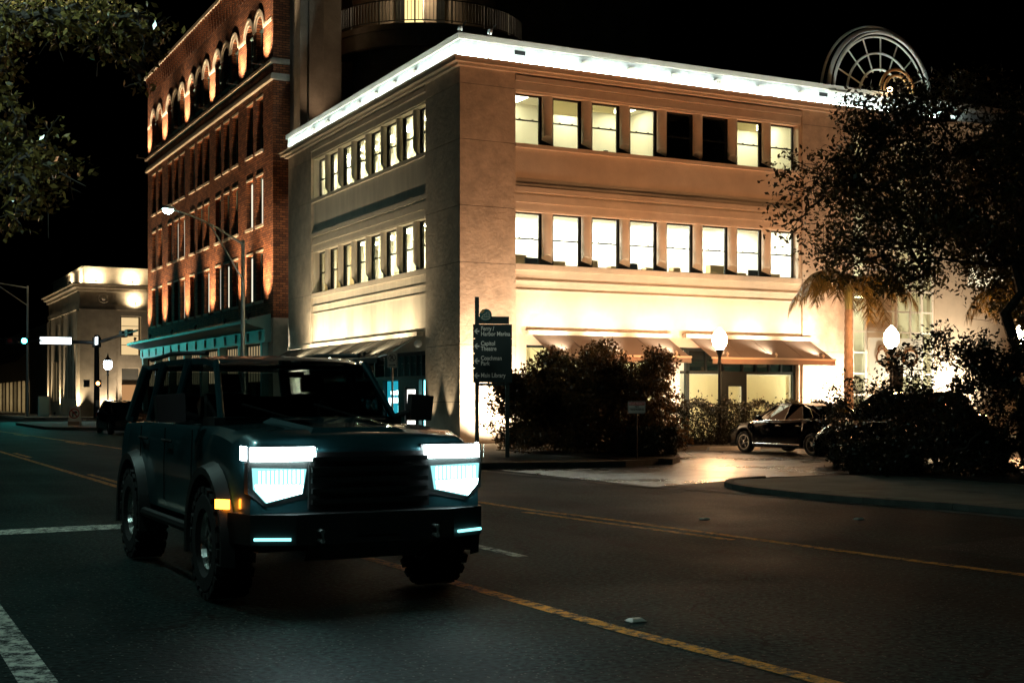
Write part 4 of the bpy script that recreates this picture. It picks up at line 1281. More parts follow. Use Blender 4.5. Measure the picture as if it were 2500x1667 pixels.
# ------------------------------------------------------------------ lamps
def globe_lamp(x, y, label, h=3.0, m='globe', group='globe lamps of the parking lot', z=.12):
    t = thing('lamp_post', label, 'lamp post', (x, y, z), group)
    q = MB(); q.lathe([(.14, 0), (.14, .12), (.09, .2), (.07, .5), (.055, .6), (.05, h - .45), (.075, h - .42), (.05, h - .36), (.06, h - .2), (.12, h - .02), (.13, h)], (x, y, z), 14); q.build('pole', 'metal_dark', t, smooth=True)
    q = MB(); q.lathe([(.10, h), (.19, h + .12), (.235, h + .28), (.215, h + .44), (.13, h + .58), (.05, h + .66), (.01, h + .70)], (x, y, z), 18); q.build('globe', m, t, smooth=True)
    return t
globe_lamp(7.02, -4.28, 'dark lamp post with glowing globe standing before the second tan awning')
globe_lamp(11.12, -7.5, 'dark lamp post with glowing globe in front of the script sign')
globe_lamp(14.59, -9.3, 'dark lamp post with glowing globe at the right edge by the bushes')

def acorn(x, y, label):
    t = thing('street_lantern', label, 'lamp post', (x, y, .13))
    q = MB(); q.lathe([(.16, 0), (.15, .3), (.08, .5), (.05, .7), (.045, 3.0), (.08, 3.05), (.05, 3.15), (.12, 3.4)], (x, y, .13), 12); q.build('pole', 'metal_dark', t, smooth=True)
    q = MB(); q.lathe([(.14, 3.4), (.26, 3.55), (.28, 3.75), (.24, 3.95)], (x, y, .13), 14); q.build('globe', 'globe_far', t, smooth=True)
    q = MB(); q.lathe([(.27, 3.96), (.2, 4.08), (.08, 4.2), (.03, 4.4), (.005, 4.5)], (x, y, .13), 14); q.build('cap', 'metal_dark', t, smooth=True)
acorn(-2.06, 50.6, 'small post-top lantern with pointed cap beside the traffic signal pole')

def cobra(x, y, h, label, tip, energy, z=.13, col=(.7, 1, .93), angle=150, sign_fill=None):
    t = thing('street_lamp', label, 'street lamp', (x, y, z), 'arm street lamps')
    q = MB(); q.path([(x, y, z), (x, y, z + h * .5), (x, y, z + h)], [.13, .10, .075], 12); q.build('pole', 'metal_grey', t, smooth=True)
    tp = Vector(tip); base = Vector((x, y, z + h - .15))
    q = MB()
    pts = []
    for k in range(13):
        s = k / 12
        p = base.lerp(tp, s)
        p.z = base.z + (tp.z - base.z) * math.sin(s * PI / 2)
        pts.append(tuple(p))
    q.path(pts, [.05 - .015 * k / 12 for k in range(13)], 8); q.build('arm', 'metal_grey', t, smooth=True)
    q = MB(); b2 = base - Vector((0, 0, 1.5)); q.path([tuple(b2), tuple(b2.lerp(Vector(pts[6]), .5)), pts[6]], .035, 8); q.build('brace', 'metal_grey', t)
    d = (tp - Vector(pts[-3])); d.z = 0; d.normalize(); s_ = Vector((-d.y, d.x, 0))
    q = MB(); e = tp + d * .75
    def ringp(c, w, h0, h1): return [tuple(c + s_ * w + Vector((0, 0, h0))), tuple(c - s_ * w + Vector((0, 0, h0))), tuple(c - s_ * w * .7 + Vector((0, 0, h1))), tuple(c + s_ * w * .7 + Vector((0, 0, h1)))]
    rs_ = [ringp(tp - d * .1, .06, -.03, .05), ringp(tp + d * .2, .17, -.04, .10), ringp(tp + d * .55, .18, -.04, .10), ringp(e, .08, -.03, .04)]
    vs = [p for r_ in rs_ for p in r_]
    q.add(vs, [(4 * i + j, 4 * i + (j + 1) % 4, 4 * i + 4 + (j + 1) % 4, 4 * i + 4 + j) for i in range(3) for j in range(4)] + [(3, 2, 1, 0), (12, 13, 14, 15)])
    hd = q.build('lamp_head', 'metal_grey', t)
    q = MB(); c = tp + d * .38 + Vector((0, 0, -.075))
    q.lathe([(.02, -.12), (.12, -.09), (.19, -.01), (.19, .03)], tuple(c), 14); q.build('lens', 'cobra_lit', hd, smooth=True)
    spot('lamp_light', tuple(c + Vector((0, 0, -.12))), tuple(c + Vector((0, 0, -5))), energy, col, angle, .5 if angle < 170 else .12, .12, t)
    if sign_fill: spot('lamp_light', tuple(c + Vector((0, 0, -.12))), sign_fill, 5200, (.92, 1, .86), 24, 1.0, .12, t)  # added narrow spot that brightens the wayfinding sign
    return t
cobra(-2.6, 16.05, 8.1, 'arm street lamp glowing in front of the brick facade', (-6.35, 12.2, 8.75), 260)
cobra(-3.7, 78.8, 11.0, 'far arm street lamp whose head meets the left picture edge', (-9.3, 76.0, 11.3), 500)
cobra(-20.6, -33.0, 8.4, 'arm street lamp on the near pavement behind the camera', (-18.2, -33.4, 8.9), 45, angle=176, col=(.45, 1, .85))
cobra(-20.8, -21.0, 8.4, 'arm street lamp on the near pavement beyond the left picture edge', (-18.4, -21.2, 8.9), 680, angle=176, col=(.62, 1, .88), sign_fill=(-3.2, -9.6, 2.4))
uplight((1.4, 17.2, 12.72), (1.4, 18.7, 17), 190, (1, .66, .42), 'small added floodlight on the cream roof washing the tower edge', 60, .9, 'added roof floodlight')  # added to brighten the dim strip of the tower

# ------------------------------------------------------------------ traffic signal
ts = thing('traffic_signal', 'dark traffic signal pole with two mast arms, green light and glowing street name box', 'traffic signal', (-.24, 65.75, .13))
px_, py_ = -.24, 65.75
q = MB(); q.path([(px_, py_, .13), (px_, py_, 3), (px_, py_, 6.5)], [.24, .20, .18], 14); q.build('pole', 'metal_dark', ts, smooth=True)
q = MB(); q.path([(px_, py_, 5.9), (px_ - 6, py_ - .6, 6.0), (px_ - 12, py_ - 1.2, 6.15)], [.14, .10, .06], 10); q.build('mast_arm', 'metal_dark', ts, smooth=True)
q = MB(); q.path([(px_, py_, 5.9), (px_ + .3, py_ - 7, 6.1), (px_ + .5, py_ - 13, 6.25)], [.14, .10, .07], 10); q.build('mast_arm', 'metal_dark', ts, smooth=True)
q = MB(); q.box(px_ - .28, px_ + .28, py_ - .28, py_ + .28, 5.55, 6.3); q.build('arm_clamp', 'metal_dark', ts)
E_name = emit('name_box_lit', (.85, .97, 1.0), 6.0)
def facing(cx_, cy_, z0, z1, w, th=.12):
    """upright slab turned towards the oncoming lane"""
    return MB().box(cx_ - w / 2, cx_ + w / 2, cy_ - th, cy_ + th, z0, z1)
nb = facing(-3.3, 65.35, 5.68, 6.28, 2.35, .08).build('name_box', 'metal_dark', ts)
q = MB(); q.box(-4.42, -2.18, 65.255, 65.268, 5.73, 6.23); q.build('name_panel', E_name, nb)
nb2 = MB().box(px_ - .16, px_ + .0, py_ - 1.5, py_ - .3, 5.68, 6.35).build('name_box', 'metal_dark', ts)
q = MB(); q.box(px_ - .175, px_ - .162, py_ - 1.45, py_ - .35, 5.73, 6.3); q.build('name_panel', E_name, nb2)
sh = facing(-6.1, 65.0, 5.68, 6.12, 1.5, .12).build('signal_head', 'metal_dark', ts)
for k, (mm, xx) in enumerate((('sign_red', -6.6), ('sign_black', -6.1), (emit('green_lit', (.05, 1.0, .85), 60), -5.6))):
    q = MB(); q.lathe([(.19, 0), (.17, -.06), (.06, -.10)], (xx, 64.875, 5.9), 16, 'y'); q.build('lens', mm, sh, smooth=True)
    q = MB(); q.lathe([(.21, 0), (.21, -.2), (.195, -.2), (.195, -.01)], (xx, 64.87, 5.9), 14, 'y', False); q.build('visor', 'metal_dark', sh)
for dy in (8.2, 10.2):
    q = MB(); q.box(.1, .5, py_ - dy - .12, py_ - dy + .9, 6.0, 6.45); hd2 = q.build('signal_head', 'metal_dark', ts)
ph = MB().box(px_ - .25, px_ + .25, py_ - .55, py_ - .25, 2.5, 3.05).build('walk_signal', 'metal_dark', ts)
q = MB(); q.lathe([(.15, 0), (.14, -.02), (.02, -.03)], (px_, py_ - .555, 2.78), 14, 'y'); q.build('lens', emit('walk_lit', (1, .45, .12), 9), ph)
MB().box(px_ - 1.0, px_ - .6, py_ - .5, py_ - .2, 2.5, 3.05).build('walk_signal', 'metal_dark', ts)
MB().box(px_ - .12, px_ + .12, py_ - .32, py_ - .26, 1.0, 1.5).build('push_button_plate', 'sign_panel', ts)
gl = bpy.data.lights.new('green_glow', 'SPOT'); gl.energy = 900; gl.color = (.05, 1, .85); gl.spot_size = R(95); gl.spot_blend = .8; gl.shadow_soft_size = .15
glo = bpy.data.objects.new('green_glow', gl); COL.objects.link(glo); glo.parent = ts; glo.location = Vector((-5.6, 64.5, 5.85)) - OFF[ts]; glo.rotation_euler = (R(80), 0, R(180))
# signal cabinet
cbn = thing('signal_cabinet', 'pale teal metal utility cabinet by the bank corner', 'cabinet', (-2.6, 77.5, .13))
MB().box(-3.0, -2.2, 77.1, 77.8, .13, 1.75).build('body', mat('cabinet_teal', (.30, .48, .44), .5), cbn)
MB().box(-3.05, -2.15, 77.05, 77.85, 1.752, 1.82).build('lid', 'metal_grey', cbn)
MB().box(-2.9, -2.3, 77.085, 77.098, .3, 1.6).build('door', mat('cabinet_door', (.34, .52, .48), .5), cbn)

# ------------------------------------------------------------------ signs
def put_text(body, size, m, parent, loc, rot, xs=1.0, align='LEFT', bold=0.0, name='lettering'):
    me = text_mesh(body, size, m, xs, .003, align, bold)
    o = bpy.data.objects.new(name, me); COL.objects.link(o); o.parent = parent
    o.location = loc; o.rotation_euler = rot
    return o
# wayfinding sign (built upright facing local -y, then turned to the street)
wf = thing('wayfinding_sign', 'dark green wayfinding sign with four white arrow plates on two posts', 'sign', (-3.33, -9.09, .12), rotz=R(-22), local=True)
for x, zt in ((-.38, 3.95), (.37, 3.28)): MB().box(x - .05, x + .05, .03, .13, 0, zt).build('post', 'sign_post_green', wf)
MB().box(-.325, .41, .035, .125, 3.29, 3.47).build('header', 'sign_post_green', wf)
q = MB(); q.lathe([(.155, 0), (.155, -.02), (.14, -.025)], (-.17, .02, 3.50), 24, 'y'); em = q.build('emblem', mat('emblem_teal', (.01, .09, .09), .5), wf)
# emblem drawing: a bridge with three towers over water and a small sun
e_ = MB()
def strip(mb, pts, r=.006): mb.path([(x - .17, -.012, z + 3.50) for x, z in pts], r, 5)
strip(e_, [(-.12, -.05), (.12, -.05)]); strip(e_, [(-.11, -.07), (-.06, -.1), (0, -.11), (.06, -.1), (.11, -.07)], .01)
for x, t in ((-.02, .02), (.03, .07), (.08, .08)): strip(e_, [(x, -.05), (x, t)])
strip(e_, [(-.09, -.05), (-.06, 0), (-.02, .02), (.03, .07), (.08, .08), (.10, -.03)])
e_.build('emblem_drawing', mat('emblem_white', (.5, .55, .45), .5), em)
q = MB(); q.poly([(-.30, -.010, 3.555), (-.27, -.010, 3.62), (-.19, -.010, 3.645), (-.21, -.010, 3.58), (-.26, -.010, 3.55)]); q.build('emblem_sun', mat('emblem_sun', (.5, .28, .08), .5), em)
for k, txt in enumerate(('Ferry /\nHarbor Marina', 'Capitol\nTheatre', 'Coachman\nPark', 'Main Library')):
    zt = 3.275 - k * .362
    pl = MB().box(-.48, .48, -.0, .028, zt - .345, zt).build('plate', 'sign_green', wf)
    if k < 3: MB().box(-.40, .47, .004, .024, zt - .362, zt - .345).build('plate_joint', 'sign_green', wf)
    two = '\n' in txt
    put_text(txt, .150, 'sign_white', pl, (-.29, -.004, zt - (.155 if two else .215)), (R(90), 0, 0), .80, bold=.002)
    a = MB(); c = zt - (.17 if k == 0 else .175)
    a.prism([(x, -.001, c + z) for x, z in ((-.455, 0), (-.395, .065), (-.36, .065), (-.405, .016), (-.325, .016), (-.325, -.016), (-.405, -.016), (-.36, -.065), (-.395, -.065))], (0, -.006, 0)); a.build('arrow', 'sign_white', pl)
MB().box(-.43, .42, .03, .13, 1.77, 1.83).build('rail', 'sign_post_green', wf)

def rounded(w, h, r, y0, th):
    pts = []
    for cx_, cz_, a0 in ((w / 2 - r, h / 2 - r, 0), (-w / 2 + r, h / 2 - r, 90), (-w / 2 + r, -h / 2 + r, 180), (w / 2 - r, -h / 2 + r, 270)):
        for k in range(5):
            a = R(a0 + 22.5 * k); pts.append((cx_ + r * math.cos(a), y0, cz_ + r * math.sin(a)))
    return MB().prism(pts, (0, th, 0))
# no parking sign
npk = thing('no_parking_sign', 'beige no parking sign with right arrow on a thin post by the dark awning', 'sign', (-2.53, -.51, .13), rotz=R(-30), local=True)
MB().tube((0, .03, 0), (0, .03, 2.6), .03, n=8).build('post', 'metal_grey', npk)
sp_ = rounded(.31, .49, .03, 0, .006); pl = sp_.build('plate', 'sign_panel', npk); pl.location = (0, 0, 2.64)
def border(w, h, r, t, y0):
    a = rounded(w, h, r, y0, .002).v[:20]; c = rounded(w - 2 * t, h - 2 * t, max(.004, r - t), y0, .002).v[:20]
    return MB().add(a + c, [(i, (i + 1) % 20, 20 + (i + 1) % 20, 20 + i) for i in range(20)])
bo = border(.29, .47, .025, .008, -.003).build('border', 'sign_black', npk); bo.parent = pl
q = MB()
for k in range(28):
    a, c = 2 * PI * k / 28, 2 * PI * (k + 1) / 28
    q.quad(*[(r_ * math.cos(t), -.004, .06 + r_ * math.sin(t)) for r_, t in ((.115, a), (.115, c), (.095, c), (.095, a))])
q.quad((-.085, -.0045, .135), (-.07, -.0045, .15), (.085, -.0045, -.015), (.07, -.0045, -.03))
ri = q.build('prohibition_ring', 'sign_black', npk); ri.parent = pl
put_text('R', .19, 'sign_black', pl, (-.06, -.0035, -.005), (R(90), 0, 0), 1.0, bold=.006)
q = MB(); q.poly([(-.1, -.004, -.155), (.05, -.004, -.155), (.05, -.004, -.135), (.11, -.004, -.165), (.05, -.004, -.195), (.05, -.004, -.175), (-.1, -.004, -.175)]); ar_ = q.build('arrow', 'sign_black', npk); ar_.parent = pl
# private property sign
pp = thing('no_trespassing_sign', 'small white private property no trespassing sign in front of the big bush', 'sign', (-.72, -11.55, .15), rotz=R(-27), local=True)
MB().tube((0, .025, 0), (0, .025, 1.15), .02, n=8).build('post', 'metal_dark', pp)
pl = rounded(.42, .29, .03, 0, .006).build('plate', 'sign_panel', pp); pl.location = (0, 0, 1.21)
border(.405, .275, .025, .007, -.003).build('border', 'sign_black', pp).parent = pl
q = MB(); q.poly([(-.185, -.004, .125), (.185, -.004, .125), (.185, -.004, .055), (-.185, -.004, .055)]); q.build('red_band', 'sign_red', pp).parent = pl
put_text('PRIVATE PROPERTY', .052, 'sign_white', pl, (0, -.006, .072), (R(90), 0, 0), .78, 'CENTER')
put_text('NO\nTRESPASSING', .075, 'sign_black', pl, (0, -.004, -.005), (R(90), 0, 0), .78, 'CENTER', bold=.001)
# A-frame no right turn sign at the far corner
af = thing('no_right_turn_sign', 'white folding sign with red-ringed no right turn symbol on the far kerb', 'sign', (-6.6, 34.4, .13), rotz=R(-20), local=True)
q = MB(); q.prism([(-.30, -.25, 0), (.30, -.25, 0), (.28, -.02, 1.05), (-.28, -.02, 1.05)], (0, .02, 0)); pl = q.build('panel', 'sign_white', af)
q = MB(); q.prism([(-.30, .30, 0), (.30, .30, 0), (.28, .02, 1.05), (-.28, .02, 1.05)], (0, .02, 0)); q.build('panel', 'sign_white', af)
q = MB(); cz = .68; tilt = lambda z: -.255 + .23 * z / 1.05
for k in range(24):
    a, c = 2 * PI * k / 24, 2 * PI * (k + 1) / 24
    q.quad(*[(r_ * math.cos(t), tilt(cz + r_ * math.sin(t)) - .004, cz + r_ * math.sin(t)) for r_, t in ((.27, a), (.27, c), (.22, c), (.22, a))])
q.quad(*[(x, tilt(z) - .005, z) for x, z in ((-.19, .85), (-.15, .89), (.19, .51), (.15, .47))])
q.build('red_ring', 'sign_red', pl)
q = MB()
q.poly([(x, tilt(z) - .003, z) for x, z in ((-.1, .5), (-.04, .5), (-.04, .70), (.06, .70), (.06, .64), (.17, .74), (.06, .84), (.06, .78), (-.1, .78))]); q.build('turn_arrow', 'sign_black', pl)
q = MB(); q.box(-.3, .3, -.262, -.255, .06, .26); q.build('orange_board', mat('orange_board', (.5, .3, .2), .5), pl)
# small dark box sign and post by the script sign, seen above the bushes
ds = thing('dark_box_sign', 'small dark rectangular sign on a post below the script sign', 'sign', (10.2, -8.7, .02))
MB().tube((10.2, -8.7, .02), (10.2, -8.7, 1.9), .035, n=8).build('post', 'metal_dark', ds)
MB().box(10.0, 10.4, -8.75, -8.7, 1.9, 2.55).build('plate', 'sign_black', ds)
# ------------------------------------------------------------------ vegetation
def leaf_mesh(name, cent, size, rng, m, aspect=.5, up=0.0, var=.5):
    n = len(cent)
    d = rng.normal(size=(n, 3)); d[:, 2] += up
    d /= np.linalg.norm(d, axis=1, keepdims=True)
    e = rng.normal(size=(n, 3)); e -= (e * d).sum(1, keepdims=True) * d
    e /= np.linalg.norm(e, axis=1, keepdims=True)
    nn = np.cross(d, e)
    s = size * (1 + var * rng.uniform(-1, 1, size=(n, 1)))
    V = np.empty((n, 4, 3))
    V[:, 0] = cent - d * s * .5
    V[:, 1] = cent + e * s * aspect * .5 + nn * s * .08
    V[:, 2] = cent + d * s * .5
    V[:, 3] = cent - e * s * aspect * .5 + nn * s * .08
    me = bpy.data.meshes.new(name)
    me.vertices.add(n * 4); me.vertices.foreach_set('co', V.reshape(-1).astype(np.float32))
    me.loops.add(n * 4); me.loops.foreach_set('vertex_index', np.arange(n * 4, dtype=np.int32))
    me.polygons.add(n); me.polygons.foreach_set('loop_start', np.arange(0, n * 4, 4, dtype=np.int32)); me.polygons.foreach_set('loop_total', np.full(n, 4, dtype=np.int32))
    me.update(calc_edges=True)
    me.materials.append(M[m])
    return me

def add_child(name, me, parent):
    o = bpy.data.objects.new(name, me); COL.objects.link(o); o.parent = parent
    o.location = -OFF[parent]
    return o

def limb(mb, p0, p1, r0, r1, rng, wob=.12, n=6, sag=0):
    p0, p1 = Vector(p0), Vector(p1)
    L_ = (p1 - p0).length
    pts, rad = [], []
    for k in range(n + 1):
        s = k / n
        p = p0.lerp(p1, s) + Vector(rng.normal(size=3)) * wob * L_ * .25 * math.sin(PI * s)
        p.z += sag * math.sin(PI * s)
        pts.append(tuple(p)); rad.append(r0 + (r1 - r0) * s)
    mb.path(pts, rad, 6)
    return pts

def clusters_tree(name, label, loc, trunk_top, cl, leaf, per, m, rng, trunk_r=.16, cat='tree', twig=.012, aspect=.5, group=None, stems=1, spread=.42):
    """cl: list of (x,y,z,radius) clumps; branches run from the trunk to every clump"""
    t = thing(name, label, cat, loc, group)
    wood = MB()
    base = Vector(loc); top = Vector(trunk_top)
    forks = []
    for s in range(stems):
        off = Vector((rng.normal() * .18, rng.normal() * .18, 0)) if stems > 1 else Vector((0, 0, 0))
        tp = top + Vector((rng.normal() * .5, rng.normal() * .5, rng.normal() * .2)) if stems > 1 else top
        pts = limb(wood, base + off - Vector((0, 0, .05)), tp, trunk_r, trunk_r * .55, rng, .15, 7)
        forks += pts[3:] if stems == 1 else pts[1:]
    C = []
    forks = [Vector(f) for f in forks]
    main = []
    for (x, y, z, r) in cl:
        c = Vector((x, y, z))
        f = min(forks + main, key=lambda q: (q - c).length + .3 * abs(q.z - c.z))
        pts = limb(wood, f, c, max(twig * 1.5, trunk_r * .22), twig, rng, .35, 5)
        if rng.uniform() < .5: main += [Vector(p) for p in pts[2:4]]
        for k in range(4):
            e = c + Vector(rng.normal(size=3)) * r * .6
            limb(wood, pts[-2], e, twig, twig * .4, rng, .3, 3)
        n = int(per * (r / .5) ** 2.2)
        dirs = rng.normal(size=(n, 3)); dirs /= np.linalg.norm(dirs, axis=1, keepdims=True)
        rr = r * np.clip(rng.uniform(0, 1, size=(n, 1)) ** spread + rng.normal(size=(n, 1)) * .12, 0, 1.4)
        C.append(np.array([[x, y, z]]) + dirs * rr * np.array([[1.1, 1.1, .85]]))
    wood.build('trunk', 'bark', t)
    C = np.concatenate(C)
    add_child('crown', leaf_mesh('crown', C, leaf, rng, m, aspect), t)
    return t

def world_at(px, py, d):
    a, b_ = (px - 1250) / 3180, (975 - py) / 3180
    return (-17.51 + (.4564 + .8898 * a) * d, -37.78 + (.8898 - .4564 * a) * d, 1.55 + b_ * d)

# street oak behind the right-hand bushes
rng = np.random.default_rng(11)
cl = []
ctr = (5.25, -15.5)
outline = [(1.75, 8.6), (1.7, 7.2)]
while len(cl) < 190:
    p = rng.uniform(-1, 1, size=3)
    if p[0] ** 2 + p[1] ** 2 + p[2] ** 2 > 1: continue
    x = ctr[0] + p[0] * 4.0; y = ctr[1] + p[1] * 3.3; z = 6.1 + p[2] * (2.75 if p[2] > 0 else (2.1 if abs(p[0]) < .55 else 2.6))
    cl.append((x, y, z, rng.uniform(.38, .72)))
clusters_tree('oak_tree', 'broad dark street oak rising above the right-hand bushes', (6.0, -17.3, .08), (5.9, -16.9, 4.6), cl, .115, 120, 'leaf_oak', rng, .19)
# second oak at the right picture edge, farther back
rng = np.random.default_rng(23)
cl = []
while len(cl) < 130:
    p = rng.uniform(-1, 1, size=3)
    if (p ** 2).sum() > 1: continue
    cl.append((9.8 + p[0] * 4.0, -16.6 + p[1] * 3.2, 6.0 + p[2] * 3.1, rng.uniform(.4, .75)))
clusters_tree('oak_tree', 'second dark oak at the right picture edge, behind the street oak', (10.6, -16.2, .0), (10.5, -16.2, 4.4), cl, .12, 210, 'leaf_oak', rng, .17)
# near tree hanging in from the upper left
rng = np.random.default_rng(5)
cl = []
def blob(px, py, d, sx, sy, n, r0=.25, r1=.42):
    for _ in range(n):
        a = rng.normal(size=3) * .5
        c = world_at(px + a[0] * sx, py + a[1] * sy, d + a[2] * 1.2)
        cl.append((*c, rng.uniform(r0, r1)))
blob(90, 30, 18, 150, 60, 16); blob(250, 60, 18, 120, 70, 14); blob(350, 110, 18, 60, 60, 7, .18, .3); blob(40, 330, 18, 90, 90, 14); blob(100, 420, 18, 60, 90, 10, .2, .36)
blob(10, 120, 18.5, 60, 120, 10); blob(40, 540, 18, 50, 40, 5, .18, .3); blob(330, 170, 18, 30, 40, 3, .15, .22)
base = world_at(-420, 975, 18)
clusters_tree('overhanging_tree', 'near tree whose lit leafy branches hang in from the upper left corner', (base[0], base[1], .1), (base[0] + .5, base[1] + .2, 4.4), cl, .10, 170, 'leaf_near', rng, .2)

# big bush behind the wayfinding sign
rng = np.random.default_rng(7)
cl = []
for px, py, n, sx, sy in ((1300, 960, 26, 70, 60), (1400, 930, 34, 90, 60), (1500, 930, 30, 80, 60), (1590, 950, 26, 60, 70), (1300, 1030, 10, 60, 40), (1450, 1030, 30, 120, 60), (1580, 1040, 26, 60, 60), (1235, 1000, 6, 25, 60), (1340, 880, 6, 30, 20), (1470, 870, 6, 30, 20), (1610, 900, 6, 25, 25), (1290, 1075, 14, 60, 20), (1400, 1080, 18, 90, 18), (1520, 1080, 18, 90, 18), (1610, 1080, 12, 40, 18), (1340, 1010, 22, 60, 45), (1420, 990, 26, 70, 60), (1500, 1000, 22, 70, 50), (1270, 940, 10, 40, 40)):
    for _ in range(n):
        a = rng.normal(size=3) * .55
        c = world_at(px + a[0] * sx, min(1092, py + a[1] * sy), 35 + a[2] * 1.6)
        cl.append((*c, rng.uniform(.22, .42)))
clusters_tree('shrub', 'large rounded bush with reddish leaf tips between the wayfinding sign and the driveway', (.3, -7.5, .14), (.3, -7.5, 1.2), cl, .095, 520, 'leaf_bush', rng, .035, 'bush', .008, .5, stems=7)
# small clipped shrub at the driveway nose
def hedge(name, label, x0, x1, y0, y1, z0, z1, n, leaf, seed, rot=0, m='leaf_hedge', group=None, tuft=.12):
    rg = np.random.default_rng(seed)
    cx_, cy_ = (x0 + x1) / 2, (y0 + y1) / 2
    t = thing(name, label, 'hedge', (cx_, cy_, z0), group)
    P = rg.uniform(-1, 1, size=(n, 3))
    # crowd the leaves to the clipped faces
    ax = rg.integers(0, 3, size=n); sg = np.where(rg.uniform(size=n) < .5, -1, 1)
    skin = rg.uniform(size=n) < .62
    for k in range(3):
        w = skin & (ax == k); P[w, k] = sg[w] * (1 - np.abs(rg.normal(size=w.sum())) * .12)
    P[:, 2] = np.abs(P[:, 2]) if False else P[:, 2]
    hx, hy, hz = (x1 - x0) / 2, (y1 - y0) / 2, (z1 - z0) / 2
    bump = tuft * np.sin(P[:, 0] * hx * 5.1 + seed) * np.cos(P[:, 1] * hy * 4.3 + 1)
    V = np.stack([cx_ + P[:, 0] * hx + rg.normal(size=n) * .03, cy_ + P[:, 1] * hy + rg.normal(size=n) * .03, z0 + hz + P[:, 2] * hz + bump * (P[:, 2] > .6)], 1)
    tips = rg.uniform(size=n) < .04
    V[tips, 2] += np.abs(rg.normal(size=tips.sum())) * tuft * .9 * (P[tips, 2] > .7)
    V[:, 2] = np.maximum(V[:, 2], z0 + .05)
    if rot:
        c_, s_ = math.cos(rot), math.sin(rot)
        dx, dy = V[:, 0] - cx_, V[:, 1] - cy_
        V[:, 0], V[:, 1] = cx_ + dx * c_ - dy * s_, cy_ + dx * s_ + dy * c_
    wood = MB()
    for k in range(int(6 + 4 * (x1 - x0))):
        a = rg.uniform(-.9, .9, 2); c_, s_ = math.cos(rot), math.sin(rot)
        bx, by = cx_ + a[0] * hx * c_ - a[1] * hy * s_, cy_ + a[0] * hx * s_ + a[1] * hy * c_
        limb(wood, (bx, by, z0 - .03), (bx + rg.normal() * .12, by + rg.normal() * .12, z0 + hz * rg.uniform(1.1, 1.8)), .018, .005, rg, .3, 4)
    wood.build('stems', 'bark', t)
    add_child('foliage', leaf_mesh('foliage', V, leaf, rg, m, .5), t)
    return t
hedge('clipped_hedge', 'clipped dark hedge between the big bush and the first lamp post', 4.6, 7.35, -4.5, -3.4, .13, 1.42, 15000, .075, 1, R(-8), tuft=.2)
hedge('clipped_hedge', 'clipped dark hedge along the shop front behind the black sedan', 8.3, 15.2, -3.6, -2.8, .13, 1.42, 19000, .08, 2, 0, tuft=.18)
hedge('clipped_hedge', 'low square clipped hedge at the corner of the right pavement', .35, 1.75, -18.4, -17.5, .08, .72, 9000, .06, 3, R(-15), tuft=.05)
hedge('clipped_hedge', 'low dark clipped shrub at the driveway nose below the big bush', .1, 1.25, -10.6, -9.5, .14, .85, 9000, .06, 4, R(-27), tuft=.05)
# loose bushes filling the right-hand bed
def bush(name, label, px, d, pxw, top, n, seed, leaf=.085, per=120, dens=1.0, m='leaf_hedge', bot=1130):
    rg = np.random.default_rng(seed)
    cl = []
    for _ in range(n):
        u = rg.uniform(-1, 1); v = rg.uniform(0, 1) ** .8
        tp = top + (1 - math.sqrt(max(0, 1 - u * u))) * 110 + rg.normal() * 14
        c = world_at(px + u * pxw, bot + (tp - bot) * v, d + rg.normal() * .5)
        cl.append((*c, rg.uniform(.16, .34)))
    b_ = world_at(px, 1150, d)
    return clusters_tree(name, label, (b_[0], b_[1], .08), (b_[0], b_[1], .9), cl, leaf, per * dens, m, rg, .03, 'bush', .008, .5, stems=7)
bush('shrub', 'sparse twiggy shrub with bare stems below the script sign', 2160, 27.5, 110, 880, 40, 31, .08, 130)
bush('shrub', 'tall leafy shrub with lit gaps below the glazed entrance', 2290, 26.5, 130, 820, 80, 32, .085, 190)
bush('shrub', 'tall dense dark shrub at the right picture edge', 2440, 25.5, 130, 820, 120, 33, .09, 380, bot=1160)
bush('shrub', 'low dark shrub in front of the parked car silhouette', 2300, 25.2, 170, 1045, 70, 34, .08, 170, bot=1160)
bush('shrub', 'shrub reaching over the tail of the black sedan', 2070, 29.5, 55, 930, 26, 35, .08, 220)

